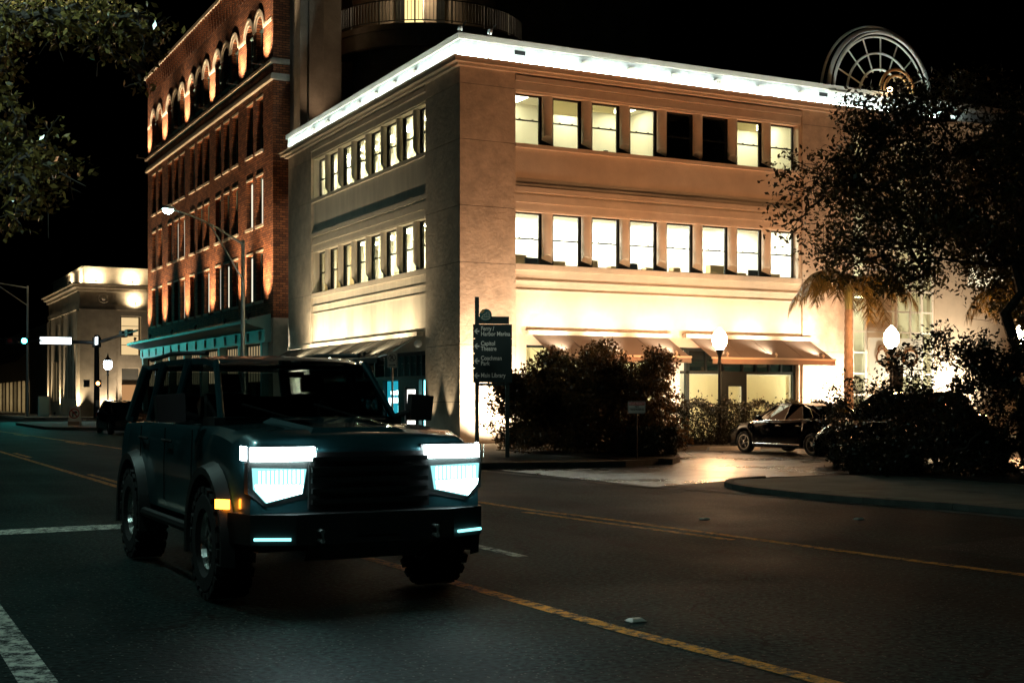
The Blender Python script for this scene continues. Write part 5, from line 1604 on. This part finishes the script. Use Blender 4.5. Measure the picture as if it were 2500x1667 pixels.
# palms
def palm(x, y, h, label, seed, nf=13, fl=2.5):
    rg = np.random.default_rng(seed)
    t = thing('palm_tree', label, 'palm tree', (x, y, .1), 'palms along the entrance')
    q = MB(); prof = []
    n = 34
    for k in range(n + 1):
        s = k / n; r = .17 - .05 * s + (.012 if k % 2 else 0)
        prof.append((r, .0 + h * s))
    q.lathe(prof, (x, y, .1), 14); q.build('trunk', 'palm_bark', t)
    q = MB(); q.lathe([(.12, h), (.14, h + .3), (.09, h + .8), (.04, h + 1.1)], (x, y, .1), 12); q.build('crownshaft', mat('crownshaft', (.12, .12, .04), .5), t, smooth=True)
    for k in range(nf):
        az = 2 * PI * k / nf + rg.normal() * .12
        el = rg.uniform(.2, 1.25)
        d = Vector((math.cos(az), math.sin(az), 0))
        ln = fl * rg.uniform(.85, 1.15)
        pts = []
        for j in range(15):
            s = j / 14
            ang = el - s * (el + rg.uniform(1.15, 1.35)) * 1.0
            if j == 0: p = Vector((x, y, h + .9))
            else: p = pts[-1] + (d * math.cos(ang) + Vector((0, 0, math.sin(ang)))) * ln / 14
            pts.append(p)
        fr = MB(); fr.path([tuple(p) for p in pts], [.022 - .018 * j / 14 for j in range(15)], 5)
        vs = []; fs = []
        for j in range(1, 14):
            for rep in range(7):
                s = rep / 7
                p = pts[j].lerp(pts[j + 1], s)
                tn = (pts[j + 1] - pts[j]).normalized()
                sd = tn.cross(Vector((0, 0, 1))); sd = sd.normalized() if sd.length > 1e-4 else Vector((1, 0, 0))
                L_ = .60 * math.sin(PI * (.12 + .8 * (j + s) / 15)) + .08
                for sg in (-1, 1):
                    dv = (sd * sg * rg.uniform(.35, .8) + tn * .45 + Vector((0, 0, rg.uniform(-1.0, .0)))).normalized()
                    e = p + dv * L_ * rg.uniform(.8, 1.1); e.z -= .08
                    m_ = p.lerp(e, .5); m_.z += .03
                    w_ = tn * .014
                    b0 = len(vs); vs += [tuple(p - w_), tuple(p + w_), tuple(m_ + w_), tuple(e), tuple(m_ - w_)]
                    fs.append((b0, b0 + 1, b0 + 2, b0 + 3, b0 + 4))
        fr.add(vs, fs)
        fr.build('frond', 'palm_leaf', t)
    return t
palm(11.32, -5.36, 4.35, 'palm with drooping amber fronds beside the second tan awning', 3)
palm(16.1, -8.6, 4.3, 'palm at the right picture edge with amber fronds above the globe lamp', 9)
# ------------------------------------------------------------------ vehicles (local: +y forward, z up)
def body_shell(st, arches, half, zc, ra, nseg=64):
    """lofted lower body. st: list of (y, ztop, w_mid, w_top); arches: wheel centres y; returns MB"""
    ys = sorted({*np.linspace(st[0][0], st[-1][0], nseg).tolist(), *[a + s * ra for a in arches for s in (-1, -.92, .92, 1)]})
    def it(y, k):
        for a, b_ in zip(st, st[1:]):
            if a[0] <= y <= b_[0]:
                s = (y - a[0]) / max(1e-6, b_[0] - a[0]); s2 = s * s * (3 - 2 * s) if k == 1 else s
                return a[k] + (b_[k] - a[k]) * s2
        return st[-1][k]
    rows = []
    for y in ys:
        zt, wm, wt = it(y, 1), it(y, 2), it(y, 3)
        zb = zc
        for a in arches:
            if abs(y - a) < ra: zb = max(zb, min(zt - .12, half + math.sqrt(max(0, ra * ra - (y - a) ** 2))))
        h = zt - zb
        rows.append([(wm - .05, zb), (wm - .005, zb + .06 * min(1, h * 2)), (wm, zb + h * .35), (wm - .008, zb + h * .62), (wm - .03, zb + h * .85), (wt + (wm - wt) * .35, zt - .03), (wt, zt), (wt * .55, zt + .022), (0, zt + .03)])
    m_ = len(rows[0]); vs = []; fs = []
    for s in (1, -1):
        b0 = len(vs)
        for y, r_ in zip(ys, rows): vs += [(s * x, y, z) for x, z in r_]
        for i in range(len(ys) - 1):
            for j in range(m_ - 1):
                o = b0 + i * m_ + j
                fs.append((o, o + 1, o + m_ + 1, o + m_))
    mb = MB(); mb.add(vs, fs)
    # end caps
    for idx in (0, len(ys) - 1):
        r_ = rows[idx]; y = ys[idx]
        mb.poly([(x, y, z) for x, z in r_] + [(-x, y, z) for x, z in r_[::-1][1:]])
    return mb

def weld(o, d=.0005):
    bm = bmesh.new(); bm.from_mesh(o.data); bmesh.ops.remove_doubles(bm, verts=bm.verts, dist=d); bmesh.ops.recalc_face_normals(bm, faces=bm.faces); bm.to_mesh(o.data); bm.free()
    o.data.polygons.foreach_set('use_smooth', [True] * len(o.data.polygons))
    try: o.data.set_sharp_from_angle(angle=R(32))
    except Exception: pass

def tyre_mesh(r, w, rim, knobs=0):
    q = MB(); h = w / 2
    q.lathe([(rim, -h * .8), (rim + .03, -h), (r - .05, -h), (r - .012, -h * .8), (r, -h * .4), (r, h * .4), (r - .012, h * .8), (r - .05, h), (rim + .03, h), (rim, h * .8)], (0, 0, 0), 40, 'x', False)
    if knobs:
        for k in range(knobs):
            for row, (x0, x1, off) in enumerate(((-h * 1.02, -h * .42, 0), (-h * .34, h * .34, .5), (h * .42, h * 1.02, .25))):
                a0 = 2 * PI * (k + off) / knobs; a1 = a0 + 2 * PI / knobs * .6
                vs = []
                for a in (a0, a1):
                    for rr in (r - .03, r + .016):
                        for x in (x0, x1): vs.append((x, rr * math.cos(a + (x - x0) * .3), rr * math.sin(a + (x - x0) * .3)))
                q.add(vs, [(0, 1, 3, 2), (4, 6, 7, 5), (2, 3, 7, 6), (0, 2, 6, 4), (1, 5, 7, 3), (0, 4, 5, 1)])
    return q.mesh('tyre', 'rubber', smooth=True)

def rim_mesh(rim, w, spokes, mats='alloy'):
    q = MB(); h = w * .40
    q.lathe([(rim - .03, -h), (rim, -h), (rim, h), (rim - .03, h), (rim - .04, h - .04), (rim - .05, -h + .04)], (0, 0, 0), 36, 'x', False)
    q.lathe([(.07, h - .09), (.075, h - .03), (.05, h - .01), (.01, h - .005)], (0, 0, 0), 16, 'x')
    for k in range(spokes):
        a = 2 * PI * k / spokes
        for da in ((-.09, -.03), (.03, .09)) if spokes <= 6 else ((-.05, .05),):
            c0, c1 = a + da[0] * 2.2, a + da[1] * 2.2
            e0, e1 = a + da[0] * 1.6, a + da[1] * 1.6
            vs = []
            for x in (h - .08, h - .03):
                vs += [(x, .05 * math.cos(c0), .05 * math.sin(c0)), (x, .05 * math.cos(c1), .05 * math.sin(c1)), (x + .01, (rim - .02) * math.cos(e1), (rim - .02) * math.sin(e1)), (x + .01, (rim - .02) * math.cos(e0), (rim - .02) * math.sin(e0))]
            q.add(vs, [(0, 1, 2, 3), (4, 7, 6, 5), (0, 3, 7, 4), (1, 5, 6, 2), (0, 4, 5, 1), (2, 6, 7, 3)])
    return q.mesh('rim', mats)

def wheels(t, xs, ys, r, tyre, rim):
    disc = MB(); disc.lathe([(.16, -.02), (.16, .02)], (0, 0, 0), 20, 'x'); dm = disc.mesh('brake_disc', 'metal_dark')
    for s in (1, -1):
        for y in ys:
            w = inst('wheel', tyre, t, (s * xs, y, r), (0, 0, 0 if s > 0 else PI))
            sub('rim', rim, w); sub('brake_disc', dm, w)

# black sedan nosed in to the shop front
sd = thing('parked_sedan', 'glossy black four door sedan parked nose-in before the clipped hedge', 'car', (6.68, -8.6, .012), rotz=R(2), local=True)
sd.scale = (1.04, 1.04, .98)
st = [(-2.30, .88, .72, .60), (-2.2, 1.0, .80, .68), (-1.75, 1.04, .87, .72), (-1.0, 1.00, .885, .80), (.4, .96, .89, .80), (1.05, .95, .885, .76), (1.6, .88, .87, .70), (2.05, .76, .82, .62), (2.25, .62, .74, .52)]
o = body_shell(st, (-1.38, 1.38), .32, .20, .36).build('body', 'black_paint', sd); weld(o)
MB().box(-.75, .75, -2.1, 2.1, .18, .34).build('underbody', 'plastic', sd)
# greenhouse: base/roof outline
def greenhouse(t, base, roofl, m='black_paint'):
    """base,roofl: lists of (y, halfwidth, z) from front to back; windows fill the faces between painted pillars"""
    n = len(base); vs = []
    for y, w, z in roofl: vs += [(-w, y, z), (-w * .6, y, z + .02), (0, y, z + .027), (w * .6, y, z + .02), (w, y, z)]
    q = MB(); q.add(vs, [(5 * k + j_, 5 * k + j_ + 1, 5 * k + 6 + j_, 5 * k + 5 + j_) for k in range(n - 1) for j_ in range(4)]); weld(q.build('roof', m, t))
    P = lambda s_, e: (s_ * e[1], e[0], e[2])
    for s_ in (1, -1):
        for k in range(n - 1):
            MB().quad(P(s_, base[k]), P(s_, base[k + 1]), P(s_, roofl[k + 1]), P(s_, roofl[k])).build('window', 'car_glass', t)
        for k, r_ in enumerate((.035, .0, .03, .012, .05)):
            if r_: MB().path([P(s_, base[k]), P(s_, roofl[k])], r_, 6).build('pillar', m, t)
        MB().path([P(s_, e) for e in roofl], .03, 6).build('roof_rail', m, t)
    MB().quad(P(1, base[0]), P(-1, base[0]), P(-1, roofl[0]), P(1, roofl[0])).build('windscreen', 'car_glass', t)
    MB().quad(P(1, base[-1]), P(-1, base[-1]), P(-1, roofl[-1]), P(1, roofl[-1])).build('rear_window', 'car_glass', t)
base = [(1.08, .70, .955), (.5, .80, .965), (-.3, .81, .98), (-1.0, .80, 1.0), (-1.72, .70, 1.035)]
top = [(.36, .56, 1.38), (.1, .60, 1.42), (-.35, .62, 1.44), (-.75, .60, 1.42), (-1.08, .56, 1.37)]
greenhouse(sd, base, top)
def glass_quad(t, pts, name='window', m='car_glass', off=.006):
    a, b_, c, d = [Vector(p) for p in pts]
    n = (b_ - a).cross(d - a).normalized()
    if n.dot((a + b_ + c + d) / 4 - Vector((0, -.3, .9))) < 0: n = -n
    return MB().quad(*[tuple(p + n * off) for p in (a, b_, c, d)]).build(name, m, t)
for s in (1, -1):
    q = MB(); q.path([(s * .80, .70, .972), (s * .83, -.3, .985), (s * .815, -1.1, 1.012), (s * .78, -1.36, 1.05), (s * .66, -1.12, 1.31), (s * .625, -.85, 1.41), (s * .645, -.3, 1.425), (s * .61, .2, 1.40), (s * .70, .6, 1.10)], .010, 5); q.build('chrome_trim', 'chrome', sd)
    q = MB(); q.path([(s * .896, .95, .30), (s * .90, -.95, .30)], .012, 5); q.build('sill_trim', 'chrome', sd)
    for y in (.02, -.78):
        q = MB(); q.path([(s * .885, y, .82), (s * .91, y - .05, .83), (s * .91, y - .17, .83), (s * .885, y - .22, .82)], .014, 6); q.build('door_handle', 'chrome', sd)
    q = MB(); q.path([(s * .84, .60, .99), (s * .98, .58, 1.02)], [.03, .05], 8); q.lathe([(.02, -.07), (.075, -.05), (.085, .03), (.02, .06)], (s * 1.0, .58, 1.04), 10, 'y'); q.build('mirror', 'black_paint', sd)
    q = MB(); q.prism([(s * .56, -2.27, .72), (s * .82, -2.16, .74), (s * .845, -1.98, .84), (s * .80, -2.18, .90), (s * .58, -2.28, .88)], (0, -.02, .0)); q.build('tail_light', 'tail_red', sd)
    q = MB(); q.prism([(s * .50, 2.18, .60), (s * .78, 1.98, .64), (s * .80, 1.9, .74), (s * .55, 2.08, .70)], (0, .02, 0)); q.build('headlight', 'chrome', sd)
q = MB(); q.box(-.26, .26, -2.315, -2.30, .62, .76); q.build('number_plate', 'sign_panel', sd)
q = MB(); q.path([(-.7, -2.31, .42), (0, -2.36, .42), (.7, -2.31, .42)], .02, 6); q.build('bumper_strip', 'chrome', sd)
q = MB(); q.path([(-.05, -.95, 1.44), (0, -1.0, 1.50), (.02, -1.08, 1.44)], .015, 5); q.build('aerial', 'black_paint', sd)
wheels(sd, .77, (-1.38, 1.38), .32, tyre_mesh(.32, .22, .225), rim_mesh(.225, .22, 5))

# simpler dark saloons: behind the bushes, at the far kerb, in the far lane
def dark_car(name, label, loc, rz, sc=1.0, tall=0.0):
    t = thing(name, label, 'car', loc, None, rz, True)
    o = body_shell([(y, z + tall * .5, a, b_) for y, z, a, b_ in st], (-1.38, 1.38), .32, .20, .36, 40).build('body', 'black_paint', t); weld(o)
    tb = [(y, w, z + tall * .5) for y, w, z in base]; tt = [(y, w, z + tall) for y, w, z in top]
    if tall: tt = [(y - (.35 if i > 2 else 0), w + .03, z) for i, (y, w, z) in enumerate(tt)]
    greenhouse(t, tb, tt)
    for s in (1, -1):
        q = MB(); q.path([(s * .84, .60, .99 + tall * .5), (s * .98, .58, 1.02 + tall * .5)], [.03, .05], 8); q.lathe([(.02, -.07), (.075, -.05), (.085, .03), (.02, .06)], (s * 1.0, .58, 1.04 + tall * .5), 10, 'y'); q.build('mirror', 'black_paint', t)
        q = MB(); q.prism([(s * .56, -2.27, .72), (s * .82, -2.16, .74), (s * .845, -1.98, .84), (s * .80, -2.18, .90), (s * .58, -2.28, .88)], (0, -.02, 0)); q.build('tail_light', 'tail_red', t)
        q = MB(); q.prism([(s * .50, 2.18, .60), (s * .78, 1.98, .64), (s * .80, 1.9, .74), (s * .55, 2.08, .70)], (0, .02, 0)); q.build('headlight', 'chrome', t)
    MB().box(-.75, .75, -2.1, 2.1, .18, .34).build('underbody', 'plastic', t)
    wheels(t, .77, (-1.38, 1.38), .32, tyre_mesh(.32, .22, .225), rim_mesh(.225, .22, 5))
    t.scale = (sc, sc, sc)
    return t
dark_car('parked_car', 'dark car silhouette half hidden behind the right-hand bushes', (5.2, -14.2, .012), R(100), 1.05, .18)
dark_car('parked_car', 'dark parked car by the kerb, left of the moving truck', (-6.2, 23.2, .0), PI, 1.0, .05)
dark_car('parked_car', 'far dark car at the left picture edge by the lit arcade', (-7.6, 88.0, .0), PI, 1.0, .1)

# ------------------------------------------------------------------ the truck on the near lane
tk = thing('pickup_truck', 'tall dark teal off-road truck with stacked white headlights coming down the near lane', 'truck', (-14.0, -26.2, .002), rotz=PI, local=True)
ts_ = [(-2.45, 1.28, .92, .86), (-2.3, 1.31, .955, .88), (-1.2, 1.33, .965, .88), (.3, 1.33, .965, .88), (1.0, 1.33, .965, .86), (1.25, 1.335, .96, .86), (2.0, 1.30, .95, .82), (2.28, 1.26, .935, .78), (2.38, 1.16, .91, .74)]
o = body_shell(ts_, (-1.45, 1.52), .44, .52, .52, 72).build('body', 'truck_paint', tk); weld(o)
MB().box(-.8, .8, -2.3, 2.2, .42, .62).build('chassis', 'plastic', tk)
# raised centre of the hood, cowl and seams
q = MB(); q.add([(-.46, 1.15, 1.362), (.46, 1.15, 1.362), (.40, 2.2, 1.285), (-.40, 2.2, 1.285), (-.40, 1.2, 1.40), (.40, 1.2, 1.40), (.34, 2.1, 1.335), (-.34, 2.1, 1.335)], [(4, 5, 6, 7), (0, 1, 5, 4), (1, 2, 6, 5), (2, 3, 7, 6), (3, 0, 4, 7)]); q.build('hood_bulge', 'truck_paint', tk)
for s in (1, -1):
    q = MB(); q.box(s * .30 - .07, s * .30 + .07, 1.45, 1.85, 1.386, 1.394); q.build('hood_vent', 'plastic', tk)
tbase = [(1.12, .80, 1.345), (.8, .88, 1.345), (-.2, .885, 1.35), (-1.3, .885, 1.35), (-2.32, .86, 1.33)]
ttop = [(.52, .68, 1.86), (.35, .72, 1.90), (-.2, .74, 1.92), (-1.3, .74, 1.92), (-2.12, .72, 1.89)]
# roof skin on pillars, open glazing between, seats and wheel inside
q = MB(); n = len(ttop); vs = []
for y, w, z in ttop:
    vs += [(-w, y, z - .05), (-w, y, z), (-w * .6, y, z + .025), (0, y, z + .032), (w * .6, y, z + .025), (w, y, z), (w, y, z - .05)]
q.add(vs, [(7 * i + j, 7 * i + j + 1, 7 * i + 8 + j, 7 * i + 7 + j) for i in range(n - 1) for j in range(6)] + [(7 * i, 7 * i + 7, 7 * i + 13, 7 * i + 6) for i in range(n - 1)])
o = q.build('roof', 'truck_paint', tk); weld(o)
for s in (1, -1):
    for (yb, wb, zb_), (yt, wt, zt_), r_ in (((-.16, .88, 1.34), (-.16, .745, 1.90), .045), ((-1.2, .88, 1.34), (-1.2, .745, 1.90), .045), ((-2.30, .85, 1.33), (-2.10, .72, 1.88), .06)):
        q = MB(); q.path([(s * wb, yb, zb_), (s * wt, yt, zt_)], r_, 6); q.build('pillar', 'truck_paint', tk)
M['truck_glass'] = glass('truck_glass', (.30, .36, .36), .25)
MB().box(-.82, .82, .62, 1.02, 1.30, 1.40).build('dashboard', 'plastic', tk)
for sx in (-.4, .4):
    q = MB(); q.prism([(sx - .23, .02, 1.2), (sx + .23, .02, 1.2), (sx + .20, -.12, 1.60), (sx - .20, -.12, 1.60)], (0, -.10, 0)); st_ = q.build('seat', 'plastic', tk)
    q = MB(); q.prism([(sx - .11, -.10, 1.62), (sx + .11, -.10, 1.62), (sx + .10, -.14, 1.78), (sx - .10, -.14, 1.78)], (0, -.07, 0)); q.build('headrest', 'plastic', st_)
q = MB(); q.prism([(-.7, -.95, 1.2), (.7, -.95, 1.2), (.66, -1.05, 1.58), (-.66, -1.05, 1.58)], (0, -.1, 0)); q.build('rear_seat', 'plastic', tk)
q = MB(); q.path([(-.4 + .17 * math.cos(2 * PI * k / 20), .52 - .05 * math.sin(2 * PI * k / 20), 1.44 + .15 * math.sin(2 * PI * k / 20)) for k in range(21)], .014, 6); q.build('steering_wheel', 'plastic', tk)
q = MB(); q.box(-.09, .09, .52, .55, 1.74, 1.79); q.build('rear_view_mirror', 'plastic', tk)
glass_quad(tk, [(-.74, 1.05, 1.375), (.74, 1.05, 1.375), (.65, .56, 1.82), (-.65, .56, 1.82)], 'windscreen', 'truck_glass')
for s in (1, -1):
    glass_quad(tk, [(s * .875, .80, 1.37), (s * .885, -.12, 1.375), (s * .755, -.12, 1.85), (s * .74, .36, 1.85)], m='truck_glass', off=.012)
    glass_quad(tk, [(s * .885, -.2, 1.375), (s * .885, -1.15, 1.375), (s * .755, -1.15, 1.85), (s * .755, -.2, 1.85)], m='truck_glass', off=.012)
    glass_quad(tk, [(s * .885, -1.25, 1.375), (s * .87, -2.15, 1.37), (s * .745, -2.05, 1.84), (s * .755, -1.25, 1.85)], m='truck_glass', off=.012)
    q = MB(); q.path([(s * .88, .72, 1.40), (s * 1.02, .74, 1.44)], .025, 6)
    q.prism([(s * 1.0, .70, 1.36), (s * 1.22, .66, 1.36), (s * 1.24, .67, 1.58), (s * 1.01, .71, 1.60)], (0, .10, 0)); q.build('mirror', 'plastic', tk)
    q = MB(); q.path([(s * .76, 1.0, 1.38), (s * .67, .5, 1.87)], .03, 6); q.build('pillar', 'truck_paint', tk)
    q = MB(); q.path([(s * .70, .3, 1.95), (s * .72, -.9, 1.985), (s * .70, -2.0, 1.95)], .022, 6); q.build('roof_rail', 'plastic', tk)
    for y in (.05, -.95):
        q = MB(); q.path([(s * .955, y, 1.18), (s * .99, y - .03, 1.19), (s * .99, y - .2, 1.19), (s * .955, y - .23, 1.18)], .015, 6); q.build('door_handle', 'plastic', tk)
    for y in (.86, -.16, -1.2):
        q = MB(); q.path([(s * .962, y, 1.3), (s * .974, y, 1.0), (s * .972, y, .66)], .005, 4); q.build('door_seam', 'plastic', tk)
    # wheel-arch flares
    for yc in (-1.45, 1.52):
        q = MB(); n = 16; vs = []
        for k in range(n + 1):
            a = R(-12 + 204 * k / n)
            for rr, x in ((.50, .93), (.53, 1.045), (.59, 1.05), (.63, .955)): vs.append((s * x, yc + rr * math.cos(a), .44 + rr * math.sin(a)))
        q.add(vs, [(4 * k + j, 4 * k + 4 + j, 4 * k + 5 + j, 4 * k + 1 + j) for k in range(n) for j in range(3)]); fo = q.build('wheel_flare', 'plastic', tk, smooth=True)
        q = MB(); q.box(s * 1.045 if s > 0 else -1.062, s * 1.062 if s > 0 else -1.045, yc + .08, yc + .34, .985, 1.02) if False else None
    # amber side marker on the front flare
    q = MB(); q.prism([(s * 1.04, 1.98, .74), (s * .98, 2.09, .74), (s * .98, 2.09, .81), (s * 1.04, 1.98, .81)], (s * .025, .012, 0)); q.build('side_marker', emit('amber_lit', (1.0, .26, .02), 14), tk)
    q = MB(); q.path([(s * 1.0, -.9, .50), (s * 1.0, .95, .50)], .045, 8); q.build('side_step', 'plastic', tk)
    # stacked headlight: dark housing, upper bar, lower bar, outer upright, ribbed reflector between
    hx0, hx1 = (.50, .90) if s > 0 else (-.90, -.50)
    h = MB().prism([(s * .42, 2.30, 1.205), (s * .93, 2.30, 1.205), (s * .93, 2.30, .87), (s * .80, 2.30, .77), (s * .46, 2.30, .83)], (0, .09, 0)).build('headlight', 'plastic', tk)
    # upper bar wraps round the fender corner
    q = MB(); q.prism([(s * .44, 2.435, 1.10), (s * .90, 2.42, 1.10), (s * .955, 2.28, 1.11), (s * .945, 2.26, 1.11), (s * .88, 2.39, 1.10), (s * .44, 2.40, 1.10)], (0, 0, .10)); q.build('light_bar', emit('headlight_upper', (.80, .97, 1.0), 40), h)
    # lower lamp tapers to its outer lower corner
    q = MB(); q.prism([(s * .50, 2.42, 1.04), (s * .90, 2.42, 1.055), (s * .89, 2.42, .90), (s * .80, 2.42, .80), (s * .53, 2.42, .86)], (0, -.03, 0)); q.build('lamp_cup', emit('headlight_cup', (.40, .88, .95), 1.3), h)
    q = MB(); q.prism([(s * .53, 2.43, .925), (s * .885, 2.43, .935), (s * .88, 2.43, .895), (s * .80, 2.43, .81), (s * .54, 2.43, .865)], (0, -.006, 0)); q.build('light_bar', emit('headlight_lower', (.80, .97, 1.0), 36), h)
    q = MB()
    for k in range(11): q.box(s * (.535 + .032 * k) - .006, s * (.535 + .032 * k) + .006, 2.425, 2.44, .94, 1.035)
    q.build('reflector_ribs', emit('headlight_ribs', (.6, .97, 1.0), 6), h)
    q = MB(); q.prism([(s * .43, 2.45, 1.195), (s * .93, 2.44, 1.2), (s * .92, 2.44, .88), (s * .80, 2.45, .775), (s * .48, 2.45, .84)], (0, .004, 0)); q.build('lens', 'glass', h)
# grille with bars
gr_ = MB().box(-.48, .48, 2.36, 2.41, .74, 1.16).build('grille', 'plastic', tk)
for k in range(5): MB().box(-.46, .46, 2.41, 2.435, .78 + .078 * k, .815 + .078 * k).build('grille_bar', 'metal_dark', gr_)
# bumper, skid plate, tow hooks, low light strip
q = MB(); q.prism([(-1.0, 2.1, .50), (-.92, 2.42, .50), (-.62, 2.56, .50), (.62, 2.56, .50), (.92, 2.42, .50), (1.0, 2.1, .50)], (0, 0, .22)); bp_ = q.build('bumper', 'plastic', tk)
q = MB(); q.add([(-.5, 2.5, .50), (.5, 2.5, .50), (.45, 2.2, .34), (-.45, 2.2, .34)], [(0, 1, 2, 3)]); q.build('skid_plate', 'metal_grey', bp_)
for s in (1, -1):
    q = MB(); q.path([(s * .45, 2.54, .6), (s * .45, 2.64, .6), (s * .45, 2.64, .53), (s * .45, 2.54, .53)], .018, 6); q.build('tow_hook', 'metal_grey', bp_)
    q = MB(); q.path([(s * .66, 2.555, .545), (s * .9, 2.445, .545)], .012, 6); q.build('edge_strip', emit('bumper_strip_lit', (.25, .85, .85), 2.5), bp_)
for k in range(2):
    q = MB(); q.path([(-.5 + .62 * k, 1.1, 1.37), (-.05 + .62 * k, .93, 1.51)], .010, 5); q.build('wiper', 'plastic', tk)
q = MB(); q.lathe([(.03, 0), (.05, .015), (.02, .03)], (0, .62, 1.86), 8); q.build('roof_light', 'plastic', tk)
q = MB(); q.box(-.16, .16, 2.563, 2.572, .56, .68); q.build('number_plate', 'metal_dark', bp_)
glass_quad(tk, [(-.68, -2.30, 1.38), (.68, -2.30, 1.38), (.62, -2.14, 1.83), (-.62, -2.14, 1.83)], 'rear_window', 'truck_glass')
for s in (1, -1): MB().box(s * .74 - .08, s * .74 + .08, -2.475, -2.45, .85, 1.2).build('tail_light', 'tail_red', tk)
wheels(tk, .89, (-1.45, 1.52), .44, tyre_mesh(.42, .29, .235, 22), rim_mesh(.235, .29, 6))
for s in (1, -1):
    spot('headlight_beam', (s * .7, 2.55, 1.0), (s * .9, 12, .1), 30, (.70, .96, 1.0), 70, .7, .06, tk)
